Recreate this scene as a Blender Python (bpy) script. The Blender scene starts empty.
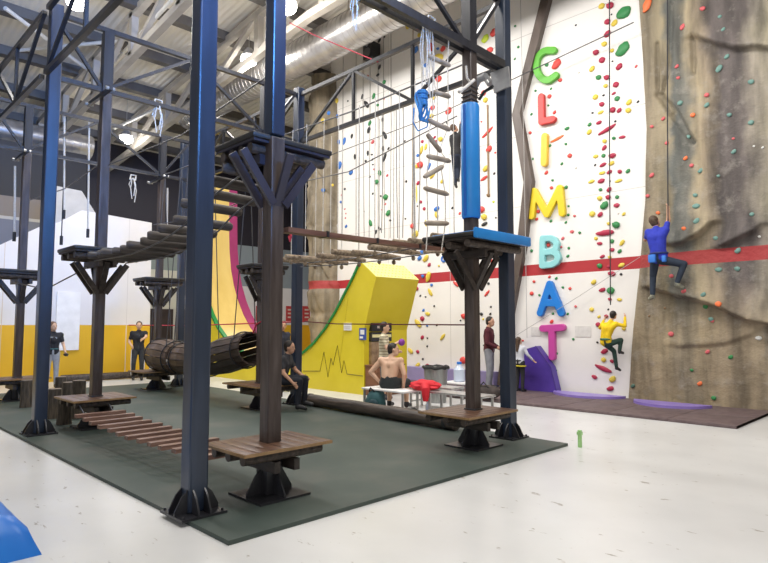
import bpy, bmesh, math, random
from mathutils import Vector, Matrix, noise
S = bpy.context.scene
COL = S.collection
V = Vector
PI = math.pi

# ------------------------------------------------------------------ camera
F_PX = 590.0
PITCH = math.atan(43.5 / F_PX)
HEAD = math.radians(45.2)
CAM = V((0, 0, 1.6))
FW = V((-math.sin(HEAD) * math.cos(PITCH), math.cos(HEAD) * math.cos(PITCH), math.sin(PITCH)))
RT = V((math.cos(HEAD), math.sin(HEAD), 0))
UP = RT.cross(FW)
cd = bpy.data.cameras.new('camera')
cam = bpy.data.objects.new('camera', cd)
COL.objects.link(cam)
cd.sensor_width = 36
cd.lens = F_PX / 768 * 36
cd.clip_end = 200
cam.matrix_world = Matrix(((RT.x, UP.x, -FW.x, CAM.x), (RT.y, UP.y, -FW.y, CAM.y), (RT.z, UP.z, -FW.z, CAM.z), (0, 0, 0, 1)))
S.camera = cam

def at(x, y, ax, v):
    """a point of the photograph on the plane where coordinate ax equals v"""
    d = FW + RT * ((x - 384) / F_PX) + UP * ((281.5 - y) / F_PX)
    return CAM + d * ((v - CAM[ax]) / d[ax])

# ------------------------------------------------------------------ world, lights, exposure
w = bpy.data.worlds.new('world')
S.world = w
w.use_nodes = True
w.node_tree.nodes['Background'].inputs[0].default_value = (1.0, 0.985, 0.96, 1)
w.node_tree.nodes['Background'].inputs[1].default_value = 0.42
S.view_settings.view_transform = 'Standard'
S.view_settings.look = 'None'
S.view_settings.gamma = 1
S.view_settings.use_curve_mapping = False
S.view_settings.exposure = -0.5

def area(name, loc, rot, sx, sy, power, col=(1, 1, 1)):
    l = bpy.data.lights.new(name, 'AREA')
    l.shape = 'RECTANGLE'
    l.size = sx
    l.size_y = sy
    l.energy = power
    l.color = col
    o = bpy.data.objects.new(name, l)
    o.location = loc
    o.rotation_euler = rot
    COL.objects.link(o)
    return o

# rows of ceiling lighting over the hall, and unseen added lamps (behind and right of the camera)
area('ceiling_light_row_near', (-3, 2.5, 9.3), (0, 0, 0), 12, 1.2, 850, (1.0, 0.97, 0.93))
area('ceiling_light_row_wall', (-7, 7.6, 9.25), (math.radians(24), 0, 0), 16, 1.2, 1550, (1.0, 0.97, 0.93))
area('ceiling_light_row_left', (-14.5, 4.2, 9.2), (0, 0, 0), 6, 1.2, 650, (1.0, 0.97, 0.93))
area('ceiling_light_row_far', (-21, 13, 9.3), (0, 0, 0), 3, 6, 600, (1.0, 0.97, 0.93))
area('blue_sheen_lamp', (3.2, 2.5, 6.2), (0, math.radians(92), 0), 3.0, 2.6, 480, (0.08, 0.34, 1.0)).data.spread = math.radians(48)  # added unseen lamp that gives the posts their blue sheen
area('front_fill_lamp', (3.0, -7.5, 4.5), (math.radians(80), 0, math.radians(20)), 10, 5, 420, (1.0, 0.98, 0.95))  # broad unseen fill lamp on the camera side

# ------------------------------------------------------------------ materials
MATS = {}
def mat(name, c1, c2=None, scale=4, stretch=(1, 1, 1), rough=0.6, metal=0.0, bump=0.0, detail=6, lo=.35, hi=.65, spec=0.5, c3=None, coat=0):
    if name in MATS: return MATS[name]
    m = bpy.data.materials.new(name)
    MATS[name] = m
    m.use_nodes = True
    nt = m.node_tree
    b = nt.nodes['Principled BSDF']
    b.inputs['Roughness'].default_value = rough
    b.inputs['Metallic'].default_value = metal
    b.inputs['Specular IOR Level'].default_value = spec
    b.inputs['Coat Weight'].default_value = coat
    c2 = c2 or tuple(min(1, v * 1.12) for v in c1)
    tc = nt.nodes.new('ShaderNodeTexCoord')
    mp = nt.nodes.new('ShaderNodeMapping')
    mp.inputs['Scale'].default_value = stretch
    nt.links.new(tc.outputs['Object'], mp.inputs[0])
    n = nt.nodes.new('ShaderNodeTexNoise')
    n.inputs['Scale'].default_value = scale
    n.inputs['Detail'].default_value = detail
    nt.links.new(mp.outputs[0], n.inputs[0])
    r = nt.nodes.new('ShaderNodeValToRGB')
    r.color_ramp.elements[0].position = lo
    r.color_ramp.elements[1].position = hi
    r.color_ramp.elements[0].color = (*c1, 1)
    r.color_ramp.elements[1].color = (*c2, 1)
    if c3:
        e = r.color_ramp.elements.new((lo + hi) / 2)
        e.color = (*c3, 1)
    nt.links.new(n.outputs[0], r.inputs[0])
    nt.links.new(r.outputs[0], b.inputs['Base Color'])
    if bump:
        bp = nt.nodes.new('ShaderNodeBump')
        bp.inputs['Strength'].default_value = bump
        bp.inputs['Distance'].default_value = 0.02
        nt.links.new(n.outputs[0], bp.inputs['Height'])
        nt.links.new(bp.outputs[0], b.inputs['Normal'])
    return m

def emit(name, col, strength):
    m = bpy.data.materials.new(name)
    m.use_nodes = True
    b = m.node_tree.nodes['Principled BSDF']
    b.inputs['Base Color'].default_value = (*col, 1)
    b.inputs['Emission Color'].default_value = (*col, 1)
    b.inputs['Emission Strength'].default_value = strength
    return m

def srgb(r, g, b):
    return tuple(((v / 255) / 12.92 if v / 255 <= .04045 else ((v / 255 + .055) / 1.055) ** 2.4) for v in (r, g, b))

STEEL = mat('dark_painted_steel', (0.014, 0.014, 0.018), (0.026, 0.026, 0.031), 3, (3, 3, .4), rough=.33, spec=.6, bump=.03)
POSTSHEEN = mat('navy_post_with_blue_sheen', (0.013, 0.022, 0.044), (0.026, 0.040, 0.072), 3, (3, 3, .4), rough=.3, spec=.6, bump=.03)  # navy paint tinted bluer, so the blue sheen is partly in the colour
CLAD = mat('brown_painted_post', (0.040, 0.027, 0.023), (0.085, 0.066, 0.060), 6, (3, 3, .35), rough=.38, bump=.08)
DECK = mat('varnished_deck_boards', (0.065, 0.030, 0.018), (0.155, 0.080, 0.048), 5, (.6, 6, 6), rough=.4, bump=.1)
DARKWOOD = mat('dark_stained_timber', (0.022, 0.016, 0.014), (0.05, 0.038, 0.032), 5, (1, 5, 5), rough=.5, bump=.15)
LOG = mat('weathered_log', (0.035, 0.028, 0.025), (0.095, 0.078, 0.068), 4, (6, .7, 6), rough=.65, bump=.35)
LOGPALE = mat('pale_weathered_wood', (0.16, 0.11, 0.07), (0.36, 0.28, 0.19), 4, (1, 5, 5), rough=.7, bump=.3)
LOGDARK = mat('dark_log', (0.032, 0.024, 0.020), (0.10, 0.075, 0.060), 4, (.6, 5, 5), rough=.5, bump=.4)
REDWOOD = mat('reddish_slats', (0.16, 0.085, 0.065), (0.30, 0.18, 0.14), 5, (5, .6, 5), rough=.4, bump=.1)
ROPE = mat('white_rope', (0.5, 0.47, 0.42), (0.72, 0.69, 0.64), 60, rough=.9)
WIRE = mat('steel_cable', (0.10, 0.10, 0.11), rough=.4, metal=.6)
BLUEROPE = mat('blue_rope', (0.03, 0.17, 0.45), (0.06, 0.28, 0.6), 50, rough=.8)
REDROPE = mat('red_rope', (0.45, 0.03, 0.06), (0.6, 0.06, 0.09), 50, rough=.8)
BLUEPAD = mat('blue_vinyl', (0.012, 0.14, 0.56), (0.018, 0.19, 0.66), 2, rough=.32)
YELLOW = mat('yellow_panel', (0.70, 0.56, 0.02), (0.76, 0.62, 0.035), 1.5, rough=.4)
RIDE = mat('pale_yellow_riding_surface', (0.66, 0.46, 0.12), (0.74, 0.54, 0.17), 2, (1, 1, .2), rough=.35)
CAPY = mat('pale_yellow_top', (0.90, 0.82, 0.25), rough=.4)
GREEN = mat('green_edge', (0.01, 0.22, 0.04), rough=.45)
PINK = mat('pink_edge', (0.30, 0.03, 0.12), rough=.45)
WHITE = mat('white_board', (0.78, 0.77, 0.76), rough=.5)
POSTPAD = mat('sky_blue_vinyl', (0.014, 0.21, 0.60), (0.02, 0.25, 0.68), 2, rough=.35)
PURPLE = mat('purple_vinyl', (0.07, 0.035, 0.28), (0.09, 0.045, 0.34), 3, rough=.4)
PURPLE_L = mat('light_purple_vinyl', (0.23, 0.16, 0.50), (0.28, 0.20, 0.56), 3, rough=.35)
BROWNMAT = mat('brown_rubber_tile', (0.105, 0.072, 0.075), (0.15, 0.108, 0.108), 9, rough=.6, bump=.1)
METAL = mat('brushed_steel', (0.42, 0.42, 0.42), (0.58, 0.58, 0.57), 12, (1, 1, .2), rough=.35, metal=.7)
BLACK = mat('black_plastic', (0.012, 0.012, 0.014), rough=.5)
RUST = mat('red_harness_strap', (0.55, 0.03, 0.03), rough=.6)
STUMP = mat('stump_bark', (0.035, 0.028, 0.022), (0.12, 0.095, 0.07), 6, (5, 5, .7), rough=.8, bump=.6)
STUMPTOP = mat('stump_cut_top', (0.16, 0.13, 0.10), (0.25, 0.2, 0.16), 12, rough=.8)
GREYPLATE = mat('grey_plate', (0.30, 0.30, 0.31), (0.38, 0.38, 0.39), 8, rough=.4, metal=.3)
TRUSSW = mat('beige_painted_rafters', (0.42, 0.38, 0.33), (0.52, 0.48, 0.42), 2, rough=.5)
PURLIN = mat('grey_purlins', (0.10, 0.09, 0.085), (0.14, 0.13, 0.12), 2, rough=.6)
DUCT = mat('galvanised_duct', (0.45, 0.43, 0.42), (0.62, 0.60, 0.58), 3, rough=.3, metal=.75)

# ------------------------------------------------------------------ mesh builder
class MB:
    def __init__(s): s.v = []; s.f = []
    def add(s, vs, fs):
        n = len(s.v)
        s.v += [V(p) for p in vs]
        s.f += [tuple(i + n for i in f) for f in fs]
        return s
    def box(s, x0, x1, y0, y1, z0, z1):
        vs = [(x, y, z) for z in (z0, z1) for y in (y0, y1) for x in (x0, x1)]
        return s.add(vs, [(0, 2, 3, 1), (4, 5, 7, 6), (0, 1, 5, 4), (2, 6, 7, 3), (0, 4, 6, 2), (1, 3, 7, 5)])
    def cbox(s, c, sx, sy, sz):
        return s.box(c[0] - sx / 2, c[0] + sx / 2, c[1] - sy / 2, c[1] + sy / 2, c[2] - sz / 2, c[2] + sz / 2)
    def chbox(s, x0, x1, y0, y1, z0, z1, b=.01):
        """box with chamfered vertical and horizontal edges"""
        bm = bmesh.new()
        bmesh.ops.create_cube(bm, size=1)
        for v in bm.verts:
            v.co = V(((x0 + x1) / 2 + v.co.x * (x1 - x0), (y0 + y1) / 2 + v.co.y * (y1 - y0), (z0 + z1) / 2 + v.co.z * (z1 - z0)))
        bmesh.ops.bevel(bm, geom=bm.edges[:], offset=b, segments=2, affect='EDGES', profile=.5)
        bm.verts.index_update()
        s.add([v.co.copy() for v in bm.verts], [tuple(v.index for v in f.verts) for f in bm.faces])
        bm.free()
        return s
    def frame(s, d):
        d = V(d).normalized()
        a = V((0, 0, 1)) if abs(d.z) < .95 else V((1, 0, 0))
        u = d.cross(a).normalized()
        return d, u, u.cross(d).normalized()
    def beam(s, p, q, wd, h=None):
        """rectangular section from p to q, wd sideways, h upwards"""
        h = h or wd
        p = V(p); q = V(q)
        d, u, n = s.frame(q - p)
        vs = [c + u * a * wd / 2 + n * b * h / 2 for c in (p, q) for a, b in ((-1, -1), (1, -1), (1, 1), (-1, 1))]
        return s.add(vs, [(0, 1, 2, 3), (7, 6, 5, 4), (0, 4, 5, 1), (1, 5, 6, 2), (2, 6, 7, 3), (3, 7, 4, 0)])
    def tube(s, p, q, r, n=10, r2=None, cap=True):
        return s.path([p, q], r, n, r2=r2, cap=cap)
    def path(s, pts, r, n=8, r2=None, cap=True, radii=None):
        pts = [V(p) for p in pts]
        k = len(pts)
        vs = []
        prev = None
        for i, p in enumerate(pts):
            d = (pts[min(i + 1, k - 1)] - pts[max(i - 1, 0)])
            d.normalize()
            if prev is None:
                _, u, nn = s.frame(d)
            else:
                u = (prev - d * prev.dot(d)).normalized()
                nn = u.cross(d).normalized()
            prev = u
            rr = radii[i] if radii else (r + ((r2 if r2 is not None else r) - r) * i / max(1, k - 1))
            for j in range(n):
                a = 2 * PI * j / n
                vs.append(p + u * math.cos(a) * rr + nn * math.sin(a) * rr)
        fs = []
        for i in range(k - 1):
            for j in range(n):
                a = i * n + j; b = i * n + (j + 1) % n
                fs.append((a, a + n, b + n, b))
        if cap:
            fs.append(tuple(range(n)))
            fs.append(tuple(reversed(range((k - 1) * n, k * n))))
        return s.add(vs, fs)
    def ball(s, c, r, sc=(1, 1, 1), seg=10, rings=7, rot=None):
        c = V(c)
        vs = [V((0, 0, 1))]
        for i in range(1, rings):
            t = PI * i / rings
            for j in range(seg):
                a = 2 * PI * j / seg
                vs.append(V((math.sin(t) * math.cos(a), math.sin(t) * math.sin(a), math.cos(t))))
        vs.append(V((0, 0, -1)))
        vs = [V((v.x * r * sc[0], v.y * r * sc[1], v.z * r * sc[2])) for v in vs]
        if rot: vs = [rot @ v for v in vs]
        vs = [c + v for v in vs]
        fs = [(0, 1 + j, 1 + (j + 1) % seg) for j in range(seg)]
        for i in range(rings - 2):
            for j in range(seg):
                a = 1 + i * seg + j; b = 1 + i * seg + (j + 1) % seg
                fs.append((a, a + seg, b + seg, b))
        last = len(vs) - 1
        o = 1 + (rings - 2) * seg
        fs += [(last, o + (j + 1) % seg, o + j) for j in range(seg)]
        return s.add(vs, fs)
    def prism(s, pts, off):
        """closed polygon extruded by a vector"""
        n = len(pts); off = V(off)
        vs = [V(p) for p in pts] + [V(p) + off for p in pts]
        fs = [tuple(range(n)), tuple(reversed(range(n, 2 * n)))]
        fs += [(i, i + n, (i + 1) % n + n, (i + 1) % n) for i in range(n)]
        return s.add(vs, fs)
    def stroke(s, pts, wd, y, dep):
        """flat rounded stroke drawn in x,z, front at y, reaching back by dep"""
        for (x0, z0), (x1, z1) in zip(pts[:-1], pts[1:]):
            a = math.atan2(z1 - z0, x1 - x0)
            o = []
            for k in range(9):
                t = a + PI / 2 + PI * k / 8
                o.append((x0 + math.cos(t) * wd / 2, z0 + math.sin(t) * wd / 2))
            for k in range(9):
                t = a - PI / 2 + PI * k / 8
                o.append((x1 + math.cos(t) * wd / 2, z1 + math.sin(t) * wd / 2))
            s.prism([(px, y, pz) for px, pz in o], (0, dep, 0))
        return s
    def build(s, name, material, parent=None, smooth=True, angle=35):
        me = bpy.data.meshes.new(name)
        off = V((0, 0, 0))
        p = parent
        while p is not None:
            off += p.location
            p = p.parent
        me.from_pydata([tuple(v - off) for v in s.v], [], s.f)
        me.update()
        bm = bmesh.new(); bm.from_mesh(me)
        bmesh.ops.recalc_face_normals(bm, faces=bm.faces[:])
        bm.to_mesh(me); bm.free()
        if smooth:
            me.polygons.foreach_set('use_smooth', [True] * len(me.polygons))
            me.set_sharp_from_angle(angle=math.radians(angle))
        me.materials.append(material)
        o = bpy.data.objects.new(name, me)
        COL.objects.link(o)
        if parent: o.parent = parent
        return o

def tag(o, label=None, cat=None, group=None, kind=None):
    if label: o['label'] = label
    if cat: o['category'] = cat
    if group: o['group'] = group
    if kind: o['kind'] = kind
    return o

def root(name, loc, label, cat, group=None):
    o = bpy.data.objects.new(name, None)
    o.empty_display_size = .2
    o.location = loc
    COL.objects.link(o)
    return tag(o, label, cat, group)

def solo(name, mb, m, label, cat, group=None, kind=None, angle=35):
    """thing made of one mesh; its origin moves to its lowest middle point"""
    xs = [v.x for v in mb.v]; ys = [v.y for v in mb.v]; zs = [v.z for v in mb.v]
    c = V(((min(xs) + max(xs)) / 2, (min(ys) + max(ys)) / 2, min(zs)))
    mb.v = [v - c for v in mb.v]
    o = mb.build(name, m, angle=angle)
    o.location = c
    return tag(o, label, cat, group, kind)

# ------------------------------------------------------------------ room shell
def nodes(m): return m.node_tree.nodes, m.node_tree.links

def floor_mat():
    m = bpy.data.materials.new('white_epoxy_floor'); m.use_nodes = True
    N, L = nodes(m); b = N['Principled BSDF']
    tc = N.new('ShaderNodeTexCoord')
    n1 = N.new('ShaderNodeTexNoise'); n1.inputs['Scale'].default_value = .6; n1.inputs['Detail'].default_value = 5
    L.new(tc.outputs['Object'], n1.inputs[0])
    r1 = N.new('ShaderNodeValToRGB')
    r1.color_ramp.elements[0].color = (0.585, 0.585, 0.58, 1); r1.color_ramp.elements[1].color = (0.70, 0.70, 0.695, 1)
    r1.color_ramp.elements[0].position = .35; r1.color_ramp.elements[1].position = .65
    L.new(n1.outputs[0], r1.inputs[0])
    # scuffs
    mp = N.new('ShaderNodeMapping'); mp.inputs['Scale'].default_value = (1, 2.6, 1); mp.inputs['Rotation'].default_value = (0, 0, .5)
    L.new(tc.outputs['Object'], mp.inputs[0])
    n2 = N.new('ShaderNodeTexNoise'); n2.inputs['Scale'].default_value = 4.5; n2.inputs['Detail'].default_value = 5; n2.inputs['Roughness'].default_value = .62
    L.new(mp.outputs[0], n2.inputs[0])
    r2 = N.new('ShaderNodeValToRGB')
    r2.color_ramp.elements[0].position = .645; r2.color_ramp.elements[1].position = .685
    r2.color_ramp.elements[0].color = (0, 0, 0, 1); r2.color_ramp.elements[1].color = (.75, .75, .75, 1)
    L.new(n2.outputs[0], r2.inputs[0])
    mx = N.new('ShaderNodeMixRGB'); mx.inputs[2].default_value = (.22, .18, .13, 1)
    L.new(r2.outputs[0], mx.inputs[0]); L.new(r1.outputs[0], mx.inputs[1]); L.new(mx.outputs[0], b.inputs['Base Color'])
    b.inputs['Roughness'].default_value = .28
    b.inputs['Specular IOR Level'].default_value = .4
    return m

def RZ(x): return 11.2 + .10 * min(0, x + 12)
FX = -27.0
FK = FX / -24.0
fl = MB().box(-28, 9, -9, 21, -.1, 0).build('floor', floor_mat()); tag(fl, kind='structure')

def band_mat(name, bands, axis=2, rough=.6, seams=()):
    """paint in horizontal bands: [(from height, colour), ...] with light soil noise; seams = heights/positions of board joints"""
    m = bpy.data.materials.new(name); m.use_nodes = True
    N, L = nodes(m); b = N['Principled BSDF']; b.inputs['Roughness'].default_value = rough
    ge = N.new('ShaderNodeNewGeometry'); sp = N.new('ShaderNodeSeparateXYZ'); L.new(ge.outputs['Position'], sp.inputs[0])
    nz = N.new('ShaderNodeTexNoise'); nz.inputs['Scale'].default_value = 1.1; nz.inputs['Detail'].default_value = 6
    L.new(ge.outputs['Position'], nz.inputs[0])
    cur = None
    for z, c in bands:
        if cur is None:
            rgb = N.new('ShaderNodeRGB'); rgb.outputs[0].default_value = (*c, 1); cur = rgb.outputs[0]; continue
        gt = N.new('ShaderNodeMath'); gt.operation = 'GREATER_THAN'; gt.inputs[1].default_value = z
        L.new(sp.outputs[axis], gt.inputs[0])
        mx = N.new('ShaderNodeMixRGB'); mx.inputs[2].default_value = (*c, 1)
        L.new(gt.outputs[0], mx.inputs[0]); L.new(cur, mx.inputs[1]); cur = mx.outputs[0]
    for ax, pos, wd, c in seams:
        su = N.new('ShaderNodeMath'); su.operation = 'SUBTRACT'; su.inputs[1].default_value = pos; L.new(sp.outputs[ax], su.inputs[0])
        ab = N.new('ShaderNodeMath'); ab.operation = 'ABSOLUTE'; L.new(su.outputs[0], ab.inputs[0])
        lt = N.new('ShaderNodeMath'); lt.operation = 'LESS_THAN'; lt.inputs[1].default_value = wd; L.new(ab.outputs[0], lt.inputs[0])
        mx = N.new('ShaderNodeMixRGB'); mx.inputs[2].default_value = (*c, 1)
        L.new(lt.outputs[0], mx.inputs[0]); L.new(cur, mx.inputs[1]); cur = mx.outputs[0]
    mr = N.new('ShaderNodeMapRange'); mr.inputs[1].default_value = .3; mr.inputs[2].default_value = .7; mr.inputs[3].default_value = .93; mr.inputs[4].default_value = 1.02
    L.new(nz.outputs[0], mr.inputs[0])
    hs = N.new('ShaderNodeHueSaturation'); L.new(mr.outputs[0], hs.inputs['Value']); L.new(cur, hs.inputs['Color'])
    L.new(hs.outputs[0], b.inputs['Base Color'])
    return m

WH = (0.80, 0.775, 0.745)
SEAM = (0.50, 0.48, 0.46)
RED = (0.42, 0.026, 0.034)
wb_m = band_mat('white_climbing_wall_paint', [(0, WH), (2.80, RED), (3.07, WH)],
                seams=[(2, 6.35, .008, SEAM), (2, 8.9, .008, SEAM), (2, 4.55, .006, SEAM), (0, -10.2, .007, SEAM), (0, -12.6, .007, SEAM)])
WY = 12.7
bw = MB().box(-15.4, -4.7, WY, WY + .3, 0, 11.1).build('wall_back', wb_m); tag(bw, kind='structure')

# rock wall ----------------------------------------------------
ledges = [([(646, 286), (659, 291.5), (695, 299), (719, 308), (745, 320), (768, 323.5), (900, 330)], .24, .55),
          ([(667, 243), (679, 242), (697, 232), (709, 221)], .20, .45),
          ([(716, 246), (732, 239), (749, 231), (760, 222)], .16, .35),
          ([(688, 31), (712, 40), (732, 45), (749, 43), (768, 44), (900, 40)], .20, .6),
          ([(668, 346), (720, 344), (745, 335), (760, 326)], .05, .3)]
LED = []
for pts, A, fall in ledges:
    P = [at(x, y, 1, 12.35) for x, y in pts]
    LED.append(([(p.x, p.z) for p in P], A, fall))
creases = [[(653, 40), (654, 92), (668, 112), (690, 140)], [(658, 93), (672, 108), (690, 140)], [(689, 34), (690, 70)], [(667, 0), (666, 60), (658, 93)]]
CRE = [[(p.x, p.z) for p in (at(x, y, 1, 12.4) for x, y in c)] for c in creases]
def seg_d(px, pz, a, b):
    dx, dz = b[0] - a[0], b[1] - a[1]
    t = max(0, min(1, ((px - a[0]) * dx + (pz - a[1]) * dz) / (dx * dx + dz * dz + 1e-9)))
    return math.hypot(px - a[0] - dx * t, pz - a[1] - dz * t)
def relief(x, z):
    h = .10 + .05 * noise.noise(V((x * .5, z * .3, 3))) + .035 * noise.noise(V((x * 2.2, z * .9, 7))) + .012 * noise.noise(V((x * 6, z * 4, 1)))
    for P, A, fall in LED:
        if x < P[0][0] - .25 or x > P[-1][0] + .25: continue
        if x <= P[0][0]: zl = P[0][1]
        elif x >= P[-1][0]: zl = P[-1][1]
        else:
            for a, b in zip(P[:-1], P[1:]):
                if a[0] <= x <= b[0]:
                    zl = a[1] + (b[1] - a[1]) * (x - a[0]) / (b[0] - a[0]); break
        fade = max(0, min(1, (x - P[0][0] + .25) / .4)) * max(0, min(1, (P[-1][0] + .25 - x) / .4))
        d = z - zl + .05 * noise.noise(V((x * 3, 0, 2)))
        if d > -.05: h += A * fade * math.exp(-(max(0, d) / fall) ** 1.3) * min(1, (d + .05) / .07)
    for C in CRE:
        for a, b in zip(C[:-1], C[1:]):
            d = seg_d(x, z, a, b)
            if d < .06: h -= .10 * (1 - d / .06)
    h += .10 * max(0, min(1, (7.2 - z) / .5)) * max(0, 1 - abs(x + 3.55) / .22) * max(0, min(1, (z - 3.9) / .6))
    return max(.02, h)
EDGE = [(0, -5.34), (1.49, -5.19), (2.93, -5.0), (4.23, -4.85), (5.72, -4.76), (7.27, -4.80), (8.62, -4.84), (11.1, -4.9)]
def edge_x(z):
    for (a, xa), (b, xb) in zip(EDGE[:-1], EDGE[1:]):
        if z <= b: return xa + (xb - xa) * (z - a) / (b - a)
    return EDGE[-1][1]
def rock_mat():
    m = bpy.data.materials.new('painted_artificial_rock'); m.use_nodes = True
    N, L = nodes(m); b = N['Principled BSDF']; b.inputs['Roughness'].default_value = .7
    ge = N.new('ShaderNodeNewGeometry'); sp = N.new('ShaderNodeSeparateXYZ'); L.new(ge.outputs['Position'], sp.inputs[0])
    # vertical colour washes by x with wobble
    wob = N.new('ShaderNodeTexNoise'); wob.inputs['Scale'].default_value = 1.3; wob.inputs['Detail'].default_value = 5
    L.new(ge.outputs['Position'], wob.inputs[0])
    ad = N.new('ShaderNodeMath'); ad.operation = 'MULTIPLY_ADD'; ad.inputs[1].default_value = .8; L.new(wob.outputs[0], ad.inputs[0]); L.new(sp.outputs[0], ad.inputs[2])
    mr = N.new('ShaderNodeMapRange'); mr.inputs[1].default_value = -5.0; mr.inputs[2].default_value = 2.0; L.new(ad.outputs[0], mr.inputs[0])
    rp = N.new('ShaderNodeValToRGB'); cr = rp.color_ramp
    stops = [(0, (0.260, 0.215, 0.150)), (.10, (0.293, 0.240, 0.163)), (.145, (0.305, 0.254, 0.163)), (.165, (0.143, 0.150, 0.137)), (.20, (0.169, 0.163, 0.137)), (.225, (0.364, 0.299, 0.195)), (.26, (0.325, 0.260, 0.182)),
             (.29, (0.124, 0.104, 0.098)), (.345, (0.130, 0.108, 0.101)), (.375, (0.312, 0.273, 0.221)), (.44, (0.351, 0.312, 0.208)), (.52, (0.286, 0.247, 0.195)), (.7, (0.390, 0.338, 0.234)), (1, (0.208, 0.169, 0.130))]
    while len(cr.elements) < len(stops): cr.elements.new(.5)
    for e, (p, c) in zip(cr.elements, stops): e.position = p; e.color = (*c, 1)
    L.new(mr.outputs[0], rp.inputs[0])
    # lower part plainer ochre
    lowm = N.new('ShaderNodeMapRange'); lowm.inputs[1].default_value = 2.5; lowm.inputs[2].default_value = 1.5; L.new(sp.outputs[2], lowm.inputs[0])
    low = N.new('ShaderNodeMixRGB'); low.inputs[2].default_value = (.36, .28, .17, 1); 
    lf = N.new('ShaderNodeMath'); lf.operation = 'MULTIPLY'; lf.inputs[1].default_value = .65; L.new(lowm.outputs[0], lf.inputs[0]); L.new(lf.outputs[0], low.inputs[0]); L.new(rp.outputs[0], low.inputs[1])
    # streaks
    mp = N.new('ShaderNodeMapping'); mp.inputs['Scale'].default_value = (4.2, 4.2, .6); L.new(ge.outputs['Position'], mp.inputs[0])
    st = N.new('ShaderNodeTexNoise'); st.inputs['Scale'].default_value = 1; st.inputs['Detail'].default_value = 8; L.new(mp.outputs[0], st.inputs[0])
    sr = N.new('ShaderNodeMapRange'); sr.inputs[1].default_value = .3; sr.inputs[2].default_value = .7; sr.inputs[3].default_value = .42; sr.inputs[4].default_value = 1.22; L.new(st.outputs[0], sr.inputs[0])
    hs = N.new('ShaderNodeHueSaturation'); L.new(sr.outputs[0], hs.inputs['Value']); L.new(low.outputs[0], hs.inputs['Color'])
    # blotches, chalk
    n2 = N.new('ShaderNodeTexNoise'); n2.inputs['Scale'].default_value = 3.4; n2.inputs['Detail'].default_value = 9; n2.inputs['Roughness'].default_value = .7; L.new(ge.outputs['Position'], n2.inputs[0])
    cr2 = N.new('ShaderNodeValToRGB'); cr2.color_ramp.elements[0].position = .53; cr2.color_ramp.elements[1].position = .75
    cr2.color_ramp.elements[0].color = (0, 0, 0, 1); cr2.color_ramp.elements[1].color = (.6, .6, .6, 1); L.new(n2.outputs[0], cr2.inputs[0])
    ch = N.new('ShaderNodeMixRGB'); ch.inputs[2].default_value = (.36, .33, .29, 1); L.new(cr2.outputs[0], ch.inputs[0]); L.new(hs.outputs[0], ch.inputs[1])
    # red stripe
    def cmp(op, val):
        q = N.new('ShaderNodeMath'); q.operation = op; q.inputs[1].default_value = val
        nn = N.new('ShaderNodeMath'); nn.operation = 'MULTIPLY_ADD'; nn.inputs[1].default_value = .03; L.new(n2.outputs[0], nn.inputs[0]); L.new(sp.outputs[2], nn.inputs[2])
        L.new(nn.outputs[0], q.inputs[0]); return q
    g = cmp('GREATER_THAN', 2.815); l_ = cmp('LESS_THAN', 3.085)
    mu = N.new('ShaderNodeMath'); mu.operation = 'MULTIPLY'; L.new(g.outputs[0], mu.inputs[0]); L.new(l_.outputs[0], mu.inputs[1])
    m2 = N.new('ShaderNodeMath'); m2.operation = 'MULTIPLY'; m2.inputs[1].default_value = .93; L.new(mu.outputs[0], m2.inputs[0])
    rs = N.new('ShaderNodeMixRGB'); rs.inputs[2].default_value = (.38, .035, .038, 1); L.new(m2.outputs[0], rs.inputs[0]); L.new(ch.outputs[0], rs.inputs[1])
    L.new(rs.outputs[0], b.inputs['Base Color'])
    bp = N.new('ShaderNodeBump'); bp.inputs['Strength'].default_value = .8; bp.inputs['Distance'].default_value = .06; L.new(n2.outputs[0], bp.inputs['Height']); L.new(bp.outputs[0], b.inputs['Normal'])
    return m
ROCK = rock_mat()
mb = MB()
NX, NZ = 210, 370
for j in range(NZ + 1):
    z = 11.1 * j / NZ
    x0 = edge_x(z)
    for i in range(NX + 1):
        t = i / NX
        x = x0 + (3.0 - x0) * (t * .62 + .38 * t * t)
        mb.v.append(V((x, WY - relief(x, z), z)))
for j in range(NZ):
    for i in range(NX):
        a = j * (NX + 1) + i
        mb.f.append((a, a + 1, a + NX + 2, a + NX + 1))
base = len(mb.v)
# thickness: the left edge and the back
for j in range(NZ + 1):
    z = 11.1 * j / NZ
    mb.v.append(V((edge_x(z), WY + .25, z)))
for j in range(NZ):
    a = j * (NX + 1)
    mb.f.append((a, a + NX + 1, base + j + 1, base + j))
k = len(mb.v)
mb.v += [V((3.0, WY + .25, 0)), V((3.0, WY + .25, 11.1))]
mb.f.append((base, k, k + 1, base + NZ))
tag(mb.build('wall_rock', ROCK, angle=80), kind='structure')

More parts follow.
